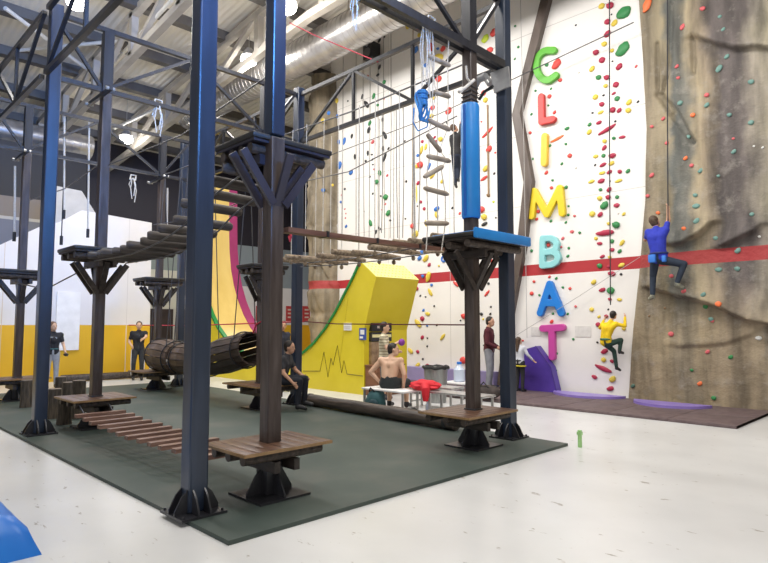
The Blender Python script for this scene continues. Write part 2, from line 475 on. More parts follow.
# rock pillar at the far end of the white wall
mb = MB()
rows, cols = 120, 36
def pillar_span(z):
    taper = .45 + .55 * min(1, max(0, (z - .3) / 2.2))
    if z > 8: taper *= 1 - .25 * (z - 8) / 2.2
    return -15.55 - .85 * taper, -15.55 + (.70 if z < 3 else .58) * taper, taper
def pillar_y(x, z):
    xl, xr, taper = pillar_span(z)
    t = (x - xl) / (xr - xl)
    bulge = math.sin(PI * min(1, max(0, t))) ** .5 * .75 * (.6 + .4 * taper)
    blk = .07 * (noise.cell(V((x * 1.6 + z * .7, z * 1.1, 2))) - .5)
    y = WY + .2 - bulge + .10 * noise.noise(V((x * 2.5, z * .9, 5))) + .05 * noise.noise(V((x * 6, z * 3, 9))) + blk
    if 1.9 < z < 2.05 or 4.9 < z < 5.0: y += .05
    return y
for j in range(rows + 1):
    z = 10.2 * j / rows
    for i in range(cols + 1):
        xl, xr, taper = pillar_span(z)
        x = xl + (xr - xl) * i / cols
        mb.v.append(V((x, pillar_y(x, z), z)))
for j in range(rows):
    for i in range(cols):
        a = j * (cols + 1) + i
        mb.f.append((a, a + 1, a + cols + 2, a + cols + 1))
mb.f.append(tuple(range(cols + 1)))
mb.f.append(tuple(rows * (cols + 1) + i for i in range(cols + 1)))
mb.f.append(tuple(j * (cols + 1) for j in range(rows + 1)) + tuple(j * (cols + 1) + cols for j in reversed(range(rows + 1))))
tag(mb.build('wall_rock_pillar', ROCK, angle=80), kind='structure')

# folded brown steel edge left of the letters
mb = MB()
path = [(547, -30), (546, 0), (517, 114), (529, 182), (522, 245), (509, 320), (500, 385)]
P = [at(x, y, 1, WY - .1) for x, y in path]
wdt = [.25, .25, .23, .24, .22, .16, .1]
front = [[], []]
vs = []
for p, ww in zip(P, wdt):
    vs += [V((p.x - ww / 2, WY - .16, p.z)), V((p.x + ww / 2, WY - .16, p.z)), V((p.x + ww / 2, WY + .02, p.z)), V((p.x - ww / 2, WY + .02, p.z))]
fs = []
for i in range(len(P) - 1):
    for k in range(4):
        fs.append((i * 4 + k, i * 4 + (k + 1) % 4, i * 4 + 4 + (k + 1) % 4, i * 4 + 4 + k))
fs += [(0, 1, 2, 3), tuple(range((len(P) - 1) * 4, len(P) * 4))]
mb.add(vs, fs)
tag(mb.build('trim_1', mat('brown_wall_edging', (.07, .05, .042), (.13, .10, .085), 3, (1, 1, .4), rough=.45)), kind='structure')

# left wall: yellow dado, white above, thick board with a sloping top
YW = (0.72, 0.42, 0.015)
lw_m = band_mat('yellow_and_white_wall_paint', [(0, YW), (1.6, (0.74, 0.72, 0.72))], seams=[(1, 7.2, .01, (.62, .6, .6)), (1, 3.9, .008, (.6, .5, .4))], rough=.45)
mb = MB().prism([(-18.5, -4, 0), (-18.5, 7.95, 0), (-18.5, 7.9, 4.86), (-18.5, 5.81, 4.98), (-18.5, 5.23, 4.56), (-18.5, 4.77, 4.39), (-18.5, 3.78, 3.75), (-18.5, -4, 2.6)], (-.25, 0, 0))
tag(mb.build('wall_left', lw_m), kind='structure')
tag(MB().box(-18.5, -18.44, 5.22, 5.84, .88, 2.55).build('trim_2', WHITE), kind='structure')
mb = MB().prism([(-19.2, 4.9, 4.2), (-19.2, 6.4, 4.2), (-19.2, 6.4, 5.1), (-19.2, 6.0, 5.7), (-19.2, 5.1, 5.75)], (-.2, 0, 0))
tag(mb.build('trim_3', mat('pale_grey_panel', (.45, .44, .43), rough=.6)), kind='structure')
lb_m = band_mat('blue_grey_partition_paint', [(0, (.20, .21, .26)), (5.02, (.55, .53, .5)), (5.12, (.26, .22, .19)), (5.78, (.03, .028, .03))])
tag(MB().box(-22.3, -22, -8, 7.0, 0, 7.6).build('wall_side', lb_m), kind='structure')
# far end wall
ZF = lambda z: 1.6 + (z - 1.6) * FK
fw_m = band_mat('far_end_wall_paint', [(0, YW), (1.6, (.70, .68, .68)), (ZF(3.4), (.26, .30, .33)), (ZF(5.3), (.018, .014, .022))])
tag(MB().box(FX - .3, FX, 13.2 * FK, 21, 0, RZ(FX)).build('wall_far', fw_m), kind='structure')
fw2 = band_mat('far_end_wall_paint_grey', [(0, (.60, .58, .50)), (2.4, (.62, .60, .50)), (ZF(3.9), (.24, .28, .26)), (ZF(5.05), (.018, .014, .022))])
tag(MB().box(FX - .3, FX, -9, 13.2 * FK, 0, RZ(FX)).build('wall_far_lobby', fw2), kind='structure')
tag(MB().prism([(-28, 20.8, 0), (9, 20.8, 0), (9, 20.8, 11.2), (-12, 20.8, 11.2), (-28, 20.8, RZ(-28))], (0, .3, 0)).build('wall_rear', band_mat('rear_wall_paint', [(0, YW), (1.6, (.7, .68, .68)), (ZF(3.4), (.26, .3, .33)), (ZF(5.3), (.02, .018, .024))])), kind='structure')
DOORM = mat('dark_brown_door', (.035, .022, .018), (.05, .034, .028), 3, rough=.5)
d1 = MB().box(FX, FX + .07, 9.9 * FK, 11.25 * FK, 0, 2.35).build('door_1', DOORM); tag(d1, kind='structure')
MB().box(FX + .07, FX + .1, 11.85, 11.88, .05, 2.3).build('door_joint', BLACK, d1)
d2 = MB().box(FX, FX + .07, 11.4 * FK, 12.8 * FK, 0, 2.35).build('door_2', DOORM); tag(d2, kind='structure')
MB().cbox((FX + .1, 11.55 * FK, 1.05), .05, .03, .15).build('door_handle', METAL, d2)
for k, (a, b_) in enumerate([(286, 291.5), (302.5, 309.5), (256, 262)]):
    p = at(a, 306, 0, FX); q = at(b_, 321, 0, FX)
    r = root('wall_poster', (FX, (p.y + q.y) / 2, q.z), ['small red poster on the far wall left of the dark rear post', 'red poster with pale text blocks on the far wall, right of the dark rear post', 'narrow red poster on the far wall, beside the second thick post'][k], 'poster', None)
    sh_ = MB().box(FX, FX + .04, p.y, q.y, q.z, p.z).build('sheet', mat('red_print', (.42, .03, .03), rough=.5), r)
    m_ = MB()
    for t in range(3):
        m_.box(FX + .04, FX + .05, p.y + (q.y - p.y) * .25, q.y - (q.y - p.y) * .2, q.z + (p.z - q.z) * (.2 + .25 * t), q.z + (p.z - q.z) * (.3 + .25 * t))
    m_.build('text_block', mat('pale_print', (.6, .5, .45), rough=.5), sh_)

# ceiling deck with ribs
cm = bpy.data.materials.new('ribbed_roof_deck'); cm.use_nodes = True
N, L = nodes(cm); b = N['Principled BSDF']
b.inputs['Base Color'].default_value = (.76, .72, .65, 1); b.inputs['Roughness'].default_value = .55
tc = N.new('ShaderNodeTexCoord'); wv = N.new('ShaderNodeTexWave'); wv.bands_direction = 'Y'; wv.inputs['Scale'].default_value = 1.6
L.new(tc.outputs['Object'], wv.inputs[0]); bp = N.new('ShaderNodeBump'); bp.inputs['Strength'].default_value = .5; bp.inputs['Distance'].default_value = .05
L.new(wv.outputs[0], bp.inputs['Height']); L.new(bp.outputs[0], b.inputs['Normal'])
tag(MB().prism([(9, -9, 11.2), (-12, -9, 11.2), (-28, -9, RZ(-28)), (-28, -9, RZ(-28) + .2), (-12, -9, 11.4), (9, -9, 11.4)], (0, 30, 0)).build('ceiling', cm), kind='structure')
# ------------------------------------------------------------------ roof framing, duct, lamps
for k, x in enumerate([-26.0, -23.6, -21.1, -18.7, -16.3, -13.9, -11.5, -9.1, -6.7, -4.3, -1.9, .5]):
    o = solo('roof_purlin', MB().box(x - .15, x + .15, -9, 20.8, RZ(x) - .28, RZ(x) + .01), PURLIN,
             'grey roof purlin under the ribbed deck, %s counted from the far end' % ['first', 'second', 'third', 'fourth', 'fifth', 'sixth', 'seventh', 'eighth', 'ninth', 'tenth', 'eleventh', 'twelfth'][k], 'roof beam', 'roof purlins')
for k, y in enumerate([9.15, 6.4]):
    r = root('roof_truss', (-9.5, y, 9.5), ['beige roof truss nearest the climbing wall, beside the silver duct', 'beige roof truss farther from the silver duct, above the left posts'][k], 'roof truss', 'beige roof trusses')
    for nm, dz in (('bottom_chord', 1.6), ('top_chord', .38)):
        MB().prism([(8.8, y - .1, 11.2 - dz), (-12, y - .1, 11.2 - dz), (-26.9, y - .1, RZ(-26.9) - dz), (-26.9, y - .1, RZ(-26.9) - dz + .2), (-12, y - .1, 11.4 - dz), (8.8, y - .1, 11.4 - dz)], (0, .2, 0)).build(nm, TRUSSW, r)
    n = 0
    for i in range(-9, 3):
        x = i * 3.0 + .6 + k * .8
        if x < -26: continue
        MB().beam((x, y, RZ(x) - 1.5), (x, y, RZ(x) - .25), .2, .2).build('vertical_web', TRUSSW, r)
        MB().beam((x, y, RZ(x) - 1.5), (x + 2.9, y, RZ(x + 2.9) - .3), .14, .14).build('diagonal_web', TRUSSW, r)
for k, (p, q) in enumerate([(at(-20, 54, 2, 10.2), at(118, 41, 2, 10.2)), (at(5, 8, 2, 10.0), at(115, 90, 2, 10.0)), (at(100, 78, 2, 9.9), at(172, 0, 2, 9.9)), (at(115, 128, 2, 9.0), at(158, 108, 2, 9.0))]):
    MBb = MB().tube(p, q, .055, 8)
    solo('roof_brace', MBb, mat('pale_roof_brace', (.74, .72, .68), rough=.4), ['long pale roof brace crossing behind the top of the left outer post', 'thin pale brace running down to the right behind the left outer post', 'thin pale brace under the middle roof truss', 'short bright brace beside the dazzling lamp'][k], 'roof brace')

r = root('air_duct', (-12, 10.5, 9.25), 'big silver spiral ventilation duct running below the roof along the climbing wall', 'duct')
duct_ = MB().path([(-21.5, 10.5, 9.75), (4, 10.5, 9.75)], .5, 40).build('duct_body', DUCT, r)
mbr = MB()
for i in range(127):
    x = -21.4 + i * .2
    mbr.path([(x, 10.5, 9.75), (x + .05, 10.5, 9.75)], .513, 32)
mbr.build('spiral_seam', DUCT, duct_)
for x in (-21, -15.5, -10, -4.5):
    MB().path([(x, 10.5, 9.75), (x + .09, 10.5, 9.75)], .535, 40).build('joint_band', METAL, r)
for x in (-18, -12, -6):
    MB().tube((x, 10.5, 10.24), (x, 10.5, RZ(x)), .015, 6).build('hanger_rod', METAL, r)
mb = MB().path([(-22.9, 3.6, 8.15), (-22.9, 7.4, 8.15)], .42, 28)
for i in range(14):
    mb.path([(-22.9, 3.7 + i * .27, 8.15), (-22.9, 3.76 + i * .27, 8.15)], .44, 24)
solo('air_duct', mb, DUCT, 'short silver duct high at the far left behind the thin trusses', 'duct')
solo('crane_beam', MB().box(-23.6, -23.2, 2.5, 6.3, 7.3, 7.65), mat('cream_beam', (.6, .54, .44), rough=.5), 'cream beam high at the far left below the short silver duct', 'beam')

LAMP = emit('lamp_glow', (1, .97, .9), 45)
lp = [((-15.17, 9.3, 9.6), 'round glowing ceiling lamp between the two nearest blue-lit posts'),
      ((-22.33, 8.46, 8.6), 'dazzling ceiling lamp right of the slim brown post with square platforms'),
      ((-15.2, 4.47, 9.5), 'bright ceiling lamp at the top edge, right of the left outer post'),
      ((-11.8, 8.3, 9.55), 'ceiling lamp at the top edge beside the second thick post')]
for (x, y, z), lab in lp:
    r = root('ceiling_lamp', (x, y, z), lab, 'lamp', 'high bay ceiling lamps')
    MB().path([(x, y, z + .1), (x, y, z + .2), (x, y, z + .36)], .2, 20, radii=[.24, .18, .09]).build('lamp_housing', GREYPLATE, r)
    MB().ball((x, y, z), .24, (1, 1, .8), 20, 14).build('diffuser', LAMP, r)
    MB().tube((x, y, z + .3), (x, y, RZ(x)), .012, 6).build('hanger', METAL, r)
    l = bpy.data.lights.new('lamp_light', 'POINT'); l.energy = 110; l.shadow_soft_size = .2; l.color = (1, .96, .9)
    lo = bpy.data.objects.new('lamp_light', l); lo.location = (0, 0, -.35); COL.objects.link(lo); lo.parent = r

# ------------------------------------------------------------------ floor coverings
MAT_Z = .035
gm = mat('green_rubber_mat', (.038, .058, .050), (.085, .092, .080), 1.1, (1, 1, 1), rough=.62, bump=.05, detail=9, lo=.3, hi=.7, c3=(.052, .072, .062))
solo('rubber_mat', MB().prism([(-15.9, 2.31, 0), (-3.93, 2.31, 0), (-3.93, 7.34, 0), (-15.9, 7.6, 0)], (0, 0, MAT_Z)), gm,
     'large dark green rubber mat under the ropes course posts', 'mat')
for k, (x0, x1, y0, y1) in enumerate([(-5.4, -4.2, 3.75, 5.4), (-6.6, -5.1, 2.75, 3.1)]):
    pass
mb = MB()
k = 0
for i in range(9):
    x1 = -2.72 - i * 1.02
    for j in range(2):
        y0 = 10.35 + j * 1.14
        mb.chbox(x1 - 1.0, x1, y0, y0 + 1.12, 0, .05, .008)
mb.box(-11.9, -2.72, 10.36, 12.62, 0, .044)
solo('tile_matting', mb, BROWNMAT, 'brown rubber tile matting along the foot of the climbing wall', 'mat')
def bump_pad(x0, x1, y1, y0, lab):
    P = []
    for i in range(17):
        t = i / 16
        P.append((x0 + (x1 - x0) * t, y1 - (y1 - y0) * (math.sin(PI * t) ** .55), .05))
    P.append((x1, y1 + .02, .05)); P.append((x0, y1 + .02, .05))
    solo('landing_pad', MB().prism(P, (0, 0, .05)), PURPLE_L, lab, 'crash pad', 'thin purple landing pads')
bump_pad(-7.0, -5.35, 12.5, 11.9, 'thin light purple pad on the brown matting below the yellow-shirted climber')
bump_pad(-5.05, -3.6, 12.2, 11.6, 'thin purple pad on the brown matting below the blue-shirted climber')
# purple upright pad leaning by the wall
P = [at(x, y, 1, 12.5) for x, y in [(508, 363), (517, 352), (537, 346), (552, 367), (558, 394), (506, 394)]]
r = root('wall_pad', (P[3].x - .5, 12.5, .05), 'dark purple slanted crash pad standing against the white wall behind the child', 'crash pad')
MB().prism([(p.x, 12.45, max(.05, p.z)) for p in P], (0, .22, 0)).build('pad_cover', PURPLE, r)
MB().path([(P[2].x, 12.44, P[2].z), (P[3].x, 12.44, P[3].z), (P[4].x, 12.44, .06)], .012, 6).build('seam_piping', mat('piping_purple', (.05, .02, .2), rough=.5), r)
solo('wall_pad', MB().box(-12.6, -8.65, 12.45, 12.68, .0, .42), mat('lilac_vinyl', (.30, .26, .50), rough=.5), 'low lilac pad along the wall behind the bin', 'crash pad')
# blue crash mat, front left corner
mb = MB()
bm = bmesh.new(); bmesh.ops.create_grid(bm, x_segments=40, y_segments=30, size=1)
vs = []
for v in bm.verts:
    x = -5.8 + v.co.x * 1.1; y = .24 + v.co.y * 1.06
    e = min(1 - abs(v.co.x), 1 - abs(v.co.y))
    z = .30 * min(1, max(0, e) * 7) ** .5 - .02 + .018 * noise.noise(V((x * 4, y * 4, 1))) + .022 * noise.noise(V((x * 1.5, y * 5, 4)))
    vs.append(V((x, y, max(0, z) if e > .001 else 0)))
bm.verts.index_update()
mb.add(vs, [tuple(v.index for v in f.verts) for f in bm.faces]); bm.free()
solo('crash_mat', mb, BLUEPAD, 'bright blue vinyl crash mat on the white floor at the lower left corner', 'crash mat', angle=60)
mb = MB().box(-3.80, -3.76, 7.36, 7.40, 0, .22)
mb.box(-3.81, -3.75, 7.355, 7.405, .16, .2)
solo('floor_marker', mb, mat('pale_green_marker', (.35, .62, .25), rough=.5), 'tiny pale green upright marker beyond the corner of the green mat', 'marker')

# ------------------------------------------------------------------ ropes course: posts
XS = (-4.72, -9.7, -14.3)
YO1, YI1, YI2, YO2 = 2.44, 3.34, 6.33, 7.15
def gussets(x, y, w, z0, r, h=.19, out=.11):
    for sx, sy in ((1, 0), (-1, 0), (0, 1), (0, -1)):
        for off in ((-.6, .6) if w > .165 else (0,)):
            ox, oy = (x + sx * w / 2, y + sy * w / 2)
            tx, ty = (0, off * w / 2) if sx else (off * w / 2, 0)
            P = [(ox + tx - sy * .008 , oy + ty - sx * .008, z0), (ox + tx + sx * out - sy * .008, oy + ty + sy * out - sx * .008, z0),
                 (ox + tx + sx * out - sy * .008, oy + ty + sy * out - sx * .008, z0 + .03), (ox + tx + sx * out * .45 - sy * .008, oy + ty + sy * out * .45 - sx * .008, z0 + h * .75), (ox + tx - sy * .008, oy + ty - sx * .008, z0 + h)]
            MB().prism(P, (sy * .016, sx * .016, 0)).build('gusset', STEEL, r)
def outer_post(x, y, top, lab):
    r = root('steel_post', (x, y, MAT_Z), lab, 'post', 'dark steel outer posts')
    w_ = .172
    mb = MB().chbox(x - w_ / 2, x + w_ / 2, y - w_ / 2, y + w_ / 2, MAT_Z + .02, top, .018)
    mb.build('shaft', POSTSHEEN, r, angle=20)
    bp_ = MB().box(x - .20, x + .20, y - .20, y + .20, MAT_Z, MAT_Z + .02).build('base_plate', STEEL, r)
    gussets(x, y, w_, MAT_Z + .02, r)
    for sx in (-1, 1):
        for sy in (-1, 1):
            MB().path([(x + sx * .17, y + sy * .17, MAT_Z + .02), (x + sx * .17, y + sy * .17, MAT_Z + .04)], .012, 6).build('anchor_bolt', STEEL, bp_)
    return r
outer_post(XS[0], YO1, 7.3, 'thick dark steel post nearest the camera, blue-lit, at the mat corner')
outer_post(XS[0], YO2, 6.6, 'thick black steel post left of the big wall letters')
outer_post(XS[1] + .05, YO1 + .12, 6.45, 'dark steel post at the left edge of the mat, blue-lit')
outer_post(XS[1], YO2, 6.5, 'black steel post behind the seated man in dark clothes')
outer_post(XS[2] - .3, YO2 - .1, 6.45, 'far dark steel post just left of the nearest thick post')

YD = 3.19
def inner_post(x, y, z_brown, top, lab, pad=False):
    r = root('platform_post', (x, y, MAT_Z), lab, 'post', 'brown platform posts')
    w_ = .15
    MB().chbox(x - w_ / 2, x + w_ / 2, y - w_ / 2, y + w_ / 2, .5, z_brown, .014).build('shaft', CLAD, r, angle=20)
    MB().chbox(x - w_ / 2 - .015, x + w_ / 2 + .015, y - w_ / 2 - .015, y + w_ / 2 + .015, MAT_Z + .02, .52, .01).build('steel_foot', STEEL, r)
    if x == XS[0] and y == YD:
        MB().chbox(x - w_ / 2, x + w_ / 2, y - w_ / 2, y + w_ / 2, 3.42, 7.3, .014).build('upper_shaft', POSTSHEEN, r, angle=20)  # upper length in the bluer colour, standing in for blue light on it
    if top > z_brown:
        MB().box(x - .075, x + .075, y - .075, y + .075, z_brown, top).build('upper_stub', STEEL, r)
    MB().box(x - .27, x + .27, y - .27, y + .27, MAT_Z, MAT_Z + .02).build('base_plate', STEEL, r)
    gussets(x, y, w_, MAT_Z + .02, r, h=.24, out=.17)
    return r
inner_post(XS[0], YD, 3.4, 3.4, 'thick brown and grey post carrying the big raised platform, second from camera')
inner_post(XS[0], YI2, 5.35, 6.4, 'brown post wrapped in a blue pad with a blue-topped platform')
inner_post(XS[1], YI1, 5.3, 6.3, 'slim brown post with a platform above and a bench below, at the left')
inner_post(XS[1], YI2, 5.3, 6.3, 'brown post hidden behind the second thick post')
inner_post(XS[2], YI1, 5.3, 6.3, 'far brown post at the left edge of the photo')
inner_post(XS[2], YI2, 5.3, 6.3, 'far brown post beside the hanging wooden barrel')

# blue pad on the post
mb = MB()
pts = []
x, y = XS[0], YI2
mb.path([(x, y, 3.02), (x, y, 3.05), (x, y, 4.55), (x, y, 4.58)], .155, 32, radii=[.115, .127, .127, .115])
r = root('post_pad', (x, y, 3.02), 'long blue padding sleeve wrapped around the brown post right of the rope ladder', 'post padding')
slv_ = mb.build('sleeve', POSTPAD, r)
MB().box(x - .02, x + .02, y - .131, y - .12, 3.05, 4.55).build('closure_strip', mat('darker_blue_seam', (.01, .1, .42), rough=.4), slv_)

# ------------------------------------------------------------------ platforms
def platform(x, y, z, sx, sy, lab, top=DECK, braces=True, cx=0, cy=0, low=False, bearers=3, under=DARKWOOD, topname='deck'):
    X, Y = x + cx, y + cy
    r = root('platform', (x, y, z - (.16 if not braces else .62)), lab, 'platform', 'ropes course platforms')
    mb = MB()
    n = max(4, round(sy / .14))
    if top is DECK:
        for i in range(n):
            y0 = Y - sy / 2 + sy * i / n
            mb.chbox(X - sx / 2, X + sx / 2, y0 + .0015, y0 + sy / n - .0015, z - .03, z, .002)
    else:
        mb.chbox(X - sx / 2, X + sx / 2, Y - sy / 2, Y + sy / 2, z - .06, z, .02)
        MB().box(X - sx / 2 + .02, X + sx / 2 - .02, Y - sy / 2 + .02, Y + sy / 2 - .02, z - .085, z - .061).build('board', under, r)
    dk_ = mb.build(topname, top, r)
    if top is DECK:
        MB().box(X + sx / 2, X + sx / 2 + .006, Y - sy / 2, Y + sy / 2, z - .028, z - .002).box(X - sx / 2, X + sx / 2, Y - sy / 2 - .006, Y - sy / 2, z - .028, z - .002).build('edge_strip', mat('pale_board_edge', (.22, .13, .055), (.34, .21, .10), 7, rough=.5), dk_)
    zt = z - (.03 if top is DECK else .085)
    for i in range(bearers):
        xx = X - sx / 2 + .12 + (sx - .24) * i / (bearers - 1)
        if low:
            MB().path([(xx, Y - sy / 2 + .05, zt - .045), (xx, Y + sy / 2 - .05, zt - .045)], .045, 10).build('log_bearer', LOGDARK, r)
        else:
            MB().path([(xx, Y - sy / 2 + .04, zt - .05), (xx, Y + sy / 2 - .04, zt - .05)], .05, 10).build('log_bearer', LOGDARK, r)
    for s in (-1, 1):
        MB().box(X - sx / 2 + .08, X + sx / 2 - .08, y + s * .105 - .03, y + s * .105 + .03, zt - .20, zt - .10).build('cross_beam', under, r)
    if braces:
        for s in (-1, 1):
            for t in (-1, 1):
                MB().beam((x + t * .094, y + s * .06, zt - .60), (x + t * .094, y + s * min(.46, sy / 2 - .08), zt - .14), .035, .08).build('diagonal_brace', under, r)
            MB().beam((x + s * .06, y, zt - .60), (x + s * (sx / 2 - .1), y, zt - .14), .08, .035).build('diagonal_brace', under, r)
    return r
MIDSTEEL = mat('purple_grey_steel', (.022, .020, .034), (.04, .037, .055), 3, rough=.35)
platform(XS[0], YD, 3.42, .74, .96, 'big dark raised platform with V-braces on the second thick post', top=mat('dark_deck_edge', (.014, .012, .011), (.03, .026, .022), 4, rough=.5), cx=-.33, cy=.22, bearers=4, under=MIDSTEEL)
platform(XS[0], YD, .52, .72, .94, 'varnished low wooden deck around the second thick post near the camera', braces=False, cy=-.02, low=True)
bpf = platform(XS[0], YI2, 2.76, .84, 1.25, 'raised platform with a blue padded top below the blue post padding', top=mat('dark_deck_edge', (.014, .012, .011), (.03, .026, .022), 4, rough=.5), cx=-.03, cy=.13)
MB().chbox(XS[0] - .43, XS[0] + .42, YI2 - .32, YI2 + .76, 2.762, 2.80, .015).chbox(XS[0] + .395, XS[0] + .45, YI2 - .5, YI2 + .76, 2.67, 2.80, .02).build('blue_pad', POSTPAD, bpf)
platform(XS[0], YI2, .5, .80, 1.05, 'low wooden deck on the blue-padded post, beside the log beam end', braces=False, cy=-.1, low=True)
platform(XS[1], YI1, 2.78, .82, .92, 'raised dark platform on the slim brown post where the log steps begin', top=mat('dark_deck_edge', (.014, .012, .011)), cy=-.05)
platform(XS[1], YI1, .5, .9, .9, 'low reddish deck on the slim brown post among the log stumps', braces=False, low=True, top=DECK)
platform(XS[1], YI2, 2.75, .62, .8, 'raised dark platform glimpsed left of the second thick post', top=mat('dark_deck_edge', (.014, .012, .011)))
platform(XS[1], YI2, .5, 1.2, 1.0, 'low deck on which the man in dark clothes sits', braces=False, low=True, cx=.0, cy=.03)
platform(XS[2], YI1, 2.75, .8, 1.0, 'raised dark platform at the left edge of the photo', top=mat('dark_deck_edge', (.014, .012, .011)))
platform(XS[2], YI1, .5, .8, 1.1, 'low dark deck at the left edge of the photo', braces=False, low=True)
platform(XS[2], YI2, 2.75, .8, 1.0, 'raised dark platform above the hanging barrel', top=mat('dark_deck_edge', (.014, .012, .011)))
platform(XS[2], YI2, .5, .9, 1.1, 'low dark deck beneath the left end of the hanging barrel', braces=False, low=True, cx=.1)

# ------------------------------------------------------------------ trusses between the posts
ZB, ZT = 5.35, 6.35
def truss(a, b, mids, lab, dual=False, r_=.04, zt=ZT, zb=ZB):
    """a,b post tops; mids: list of (fraction, 'T' or 'B') panel points joined in sequence"""
    a = V(a); b = V(b)
    r = root('lattice_truss', ((a.x + b.x) / 2, (a.y + b.y) / 2, zb), lab, 'truss', 'lattice trusses of the ropes course')
    d = (b - a).normalized()
    A = a + d * .1; B = b - d * .1
    P = lambda f, z: V((a.x + (b.x - a.x) * f, a.y + (b.y - a.y) * f, z))
    MB().beam((A.x, A.y, zt), (B.x, B.y, zt), .07, .07).build('top_chord', STEEL, r)
    if dual:
        side = d.cross(V((0, 0, 1))) * .07
        for s in (-1, 1):
            MB().beam((A.x + side.x * s, A.y + side.y * s, zb), (B.x + side.x * s, B.y + side.y * s, zb), .06, .11).build('bottom_chord', STEEL, r)
    else:
        MB().beam((A.x, A.y, zb), (B.x, B.y, zb), .07, .07).build('bottom_chord', STEEL, r)
    seq = [(.02, 'B' if mids[0][1] == 'T' else 'T')] + mids + [(.98, 'B' if mids[-1][1] == 'T' else 'T')]
    for (f0, k0), (f1, k1) in zip(seq[:-1], seq[1:]):
        if k0 != k1:
            MB().beam(P(f0, zt if k0 == 'T' else zb), P(f1, zt if k1 == 'T' else zb), .05, .05).build('diagonal', STEEL, r)
    for f, k in mids:
        MB().beam(P(f, zb + .04), P(f, zt - .04), .05, .05).build('vertical', STEEL, r)
    return r
mx = [(.34, 'T'), (.64, 'B')]
my = [(.18, 'B'), (.5, 'T'), (.82, 'B')]
truss((XS[0], YO1, 0), (XS[0], YO2, 0), my, 'dark truss with doubled lower rail running to the black post by the letters', dual=True)
truss((XS[1], YO1, 0), (XS[1], YO2, 0), my, 'dark truss running right from the top of the left outer post')
truss((XS[2], YO1, 0), (XS[2], YO2, 0), my, 'far dark truss above the left raised platforms')
truss((XS[1], YO1, 0), (XS[0], YO1, 0), [(.36, 'T'), (.66, 'B')], 'dark truss rising from the left outer post towards the nearest thick post')
truss((XS[2], YO1, 0), (XS[1], YO1, 0), mx, 'dark truss leaving the photo at the upper left edge')
truss((XS[1], YO2, 0), (XS[0], YO2, 0), mx, 'dark truss in front of the climbing wall carrying many white ropes')
truss((XS[2], YO2, 0), (XS[1], YO2, 0), mx, 'dark truss behind the two thick blue-lit posts')
for x, lab in ((XS[1], 'slim brown post and its rear neighbour'), (XS[2], 'far brown posts')):
    pass
# side arms with bolts at the head of the slim posts
for x, y, lab in ((XS[1], YI1, 'slim brown post at the left'), (XS[2], YI1, 'far brown post at the left edge'), (XS[2], YI2, 'far brown post by the barrel')):
    r = root('cable_outrigger', (x, y, 5.2), 'steel arm with cable clamps atop the ' + lab, 'bracket', 'cable arms')
    MB().box(x - .5, x + .5, y - .10 - .025, y - .10 + .025, 5.2, 5.26).build('arm', STEEL, r)
    for s in (-1, 1):
        MB().tube((x + s * .46, y - .17, 5.23), (x + s * .46, y - .04, 5.23), .03, 8).build('clamp', METAL, r)

# ------------------------------------------------------------------ crossings
# log beam lying on the mat
r = root('log_beam', (-7.6, 6.9, MAT_Z), 'long dark round log lying on the green mat between two low decks', 'log')
P = [V((-9.42 + 3.87 * i / 12, 7.19 - .014 * i, MAT_Z + .115)) for i in range(13)]
MB().path(P, .11, 16, radii=[.108 + .006 * math.sin(i * 1.7) for i in range(13)]).build('trunk', LOGDARK, r)
for px in (-9.3, -5.75):
    MB().path([(px, 7.18 if px < -9 else 7.03, MAT_Z + .115), (px + .06, 7.18 if px < -9 else 7.03, MAT_Z + .115)], .122, 16).build('steel_band', STEEL, r)

# log steps rising to the big platform
zs = [(-9.25, 2.62), (-8, 2.60), (-7.2, 2.66), (-6.5, 2.78), (-6.2, 2.93), (-5.9, 3.02), (-5.2, 3.18)]
def interp(t, T):
    for (a, va), (b, vb) in zip(T[:-1], T[1:]):
        if t <= b: return va + (vb - va) * (t - a) / (b - a)
    return T[-1][1]
r = root('log_step_bridge', (-7.2, 3.35, 2.5), 'rising bridge of hanging round logs climbing to the big dark platform', 'log bridge')
xs = [-9.15 + i * .30 for i in range(14)]
for i, xx in enumerate(xs):
    z = interp(xx, zs)
    ty = .03 * math.sin(i * 2.3)
    MB().path([(xx, 2.97 + ty, z), (xx + .01, 3.0 + ty, z), (xx, 3.69 + ty, z + .008 * math.sin(i)), (xx, 3.72 + ty, z)], .055, 12, radii=[.04, .056, .056, .04]).build('log_step', LOG, r)
for yy in (3.12, 3.58):
    MB().path([(xx, yy, interp(xx, zs) - .062) for xx in [-9.3] + xs + [-5.0]], .011, 6).build('support_cable', WIRE, r)

# slatted bridge between low decks
r = root('slat_bridge', (-7.2, 3.05, .15), 'low sagging bridge of reddish slats between two low decks', 'slat bridge')
n = 13
SB = []
for i in range(n):
    t = (i + .5) / n
    xx = -9.15 + 3.95 * t
    z = .33 - .06 * math.sin(PI * t)
    tilt = .01 * math.sin(i * 1.9)
    SB.append((xx, z))
    MB().beam((xx, 2.84 + tilt, z), (xx, 3.52 + tilt, z), .10, .045).build('slat', REDWOOD, r)
for yy in (2.98, 3.38):
    MB().path([(-9.28, yy, .43)] + [(a, yy, b_ - .028) for a, b_ in SB] + [(-5.15, yy, .43)], .010, 6).build('support_cable', WIRE, r)

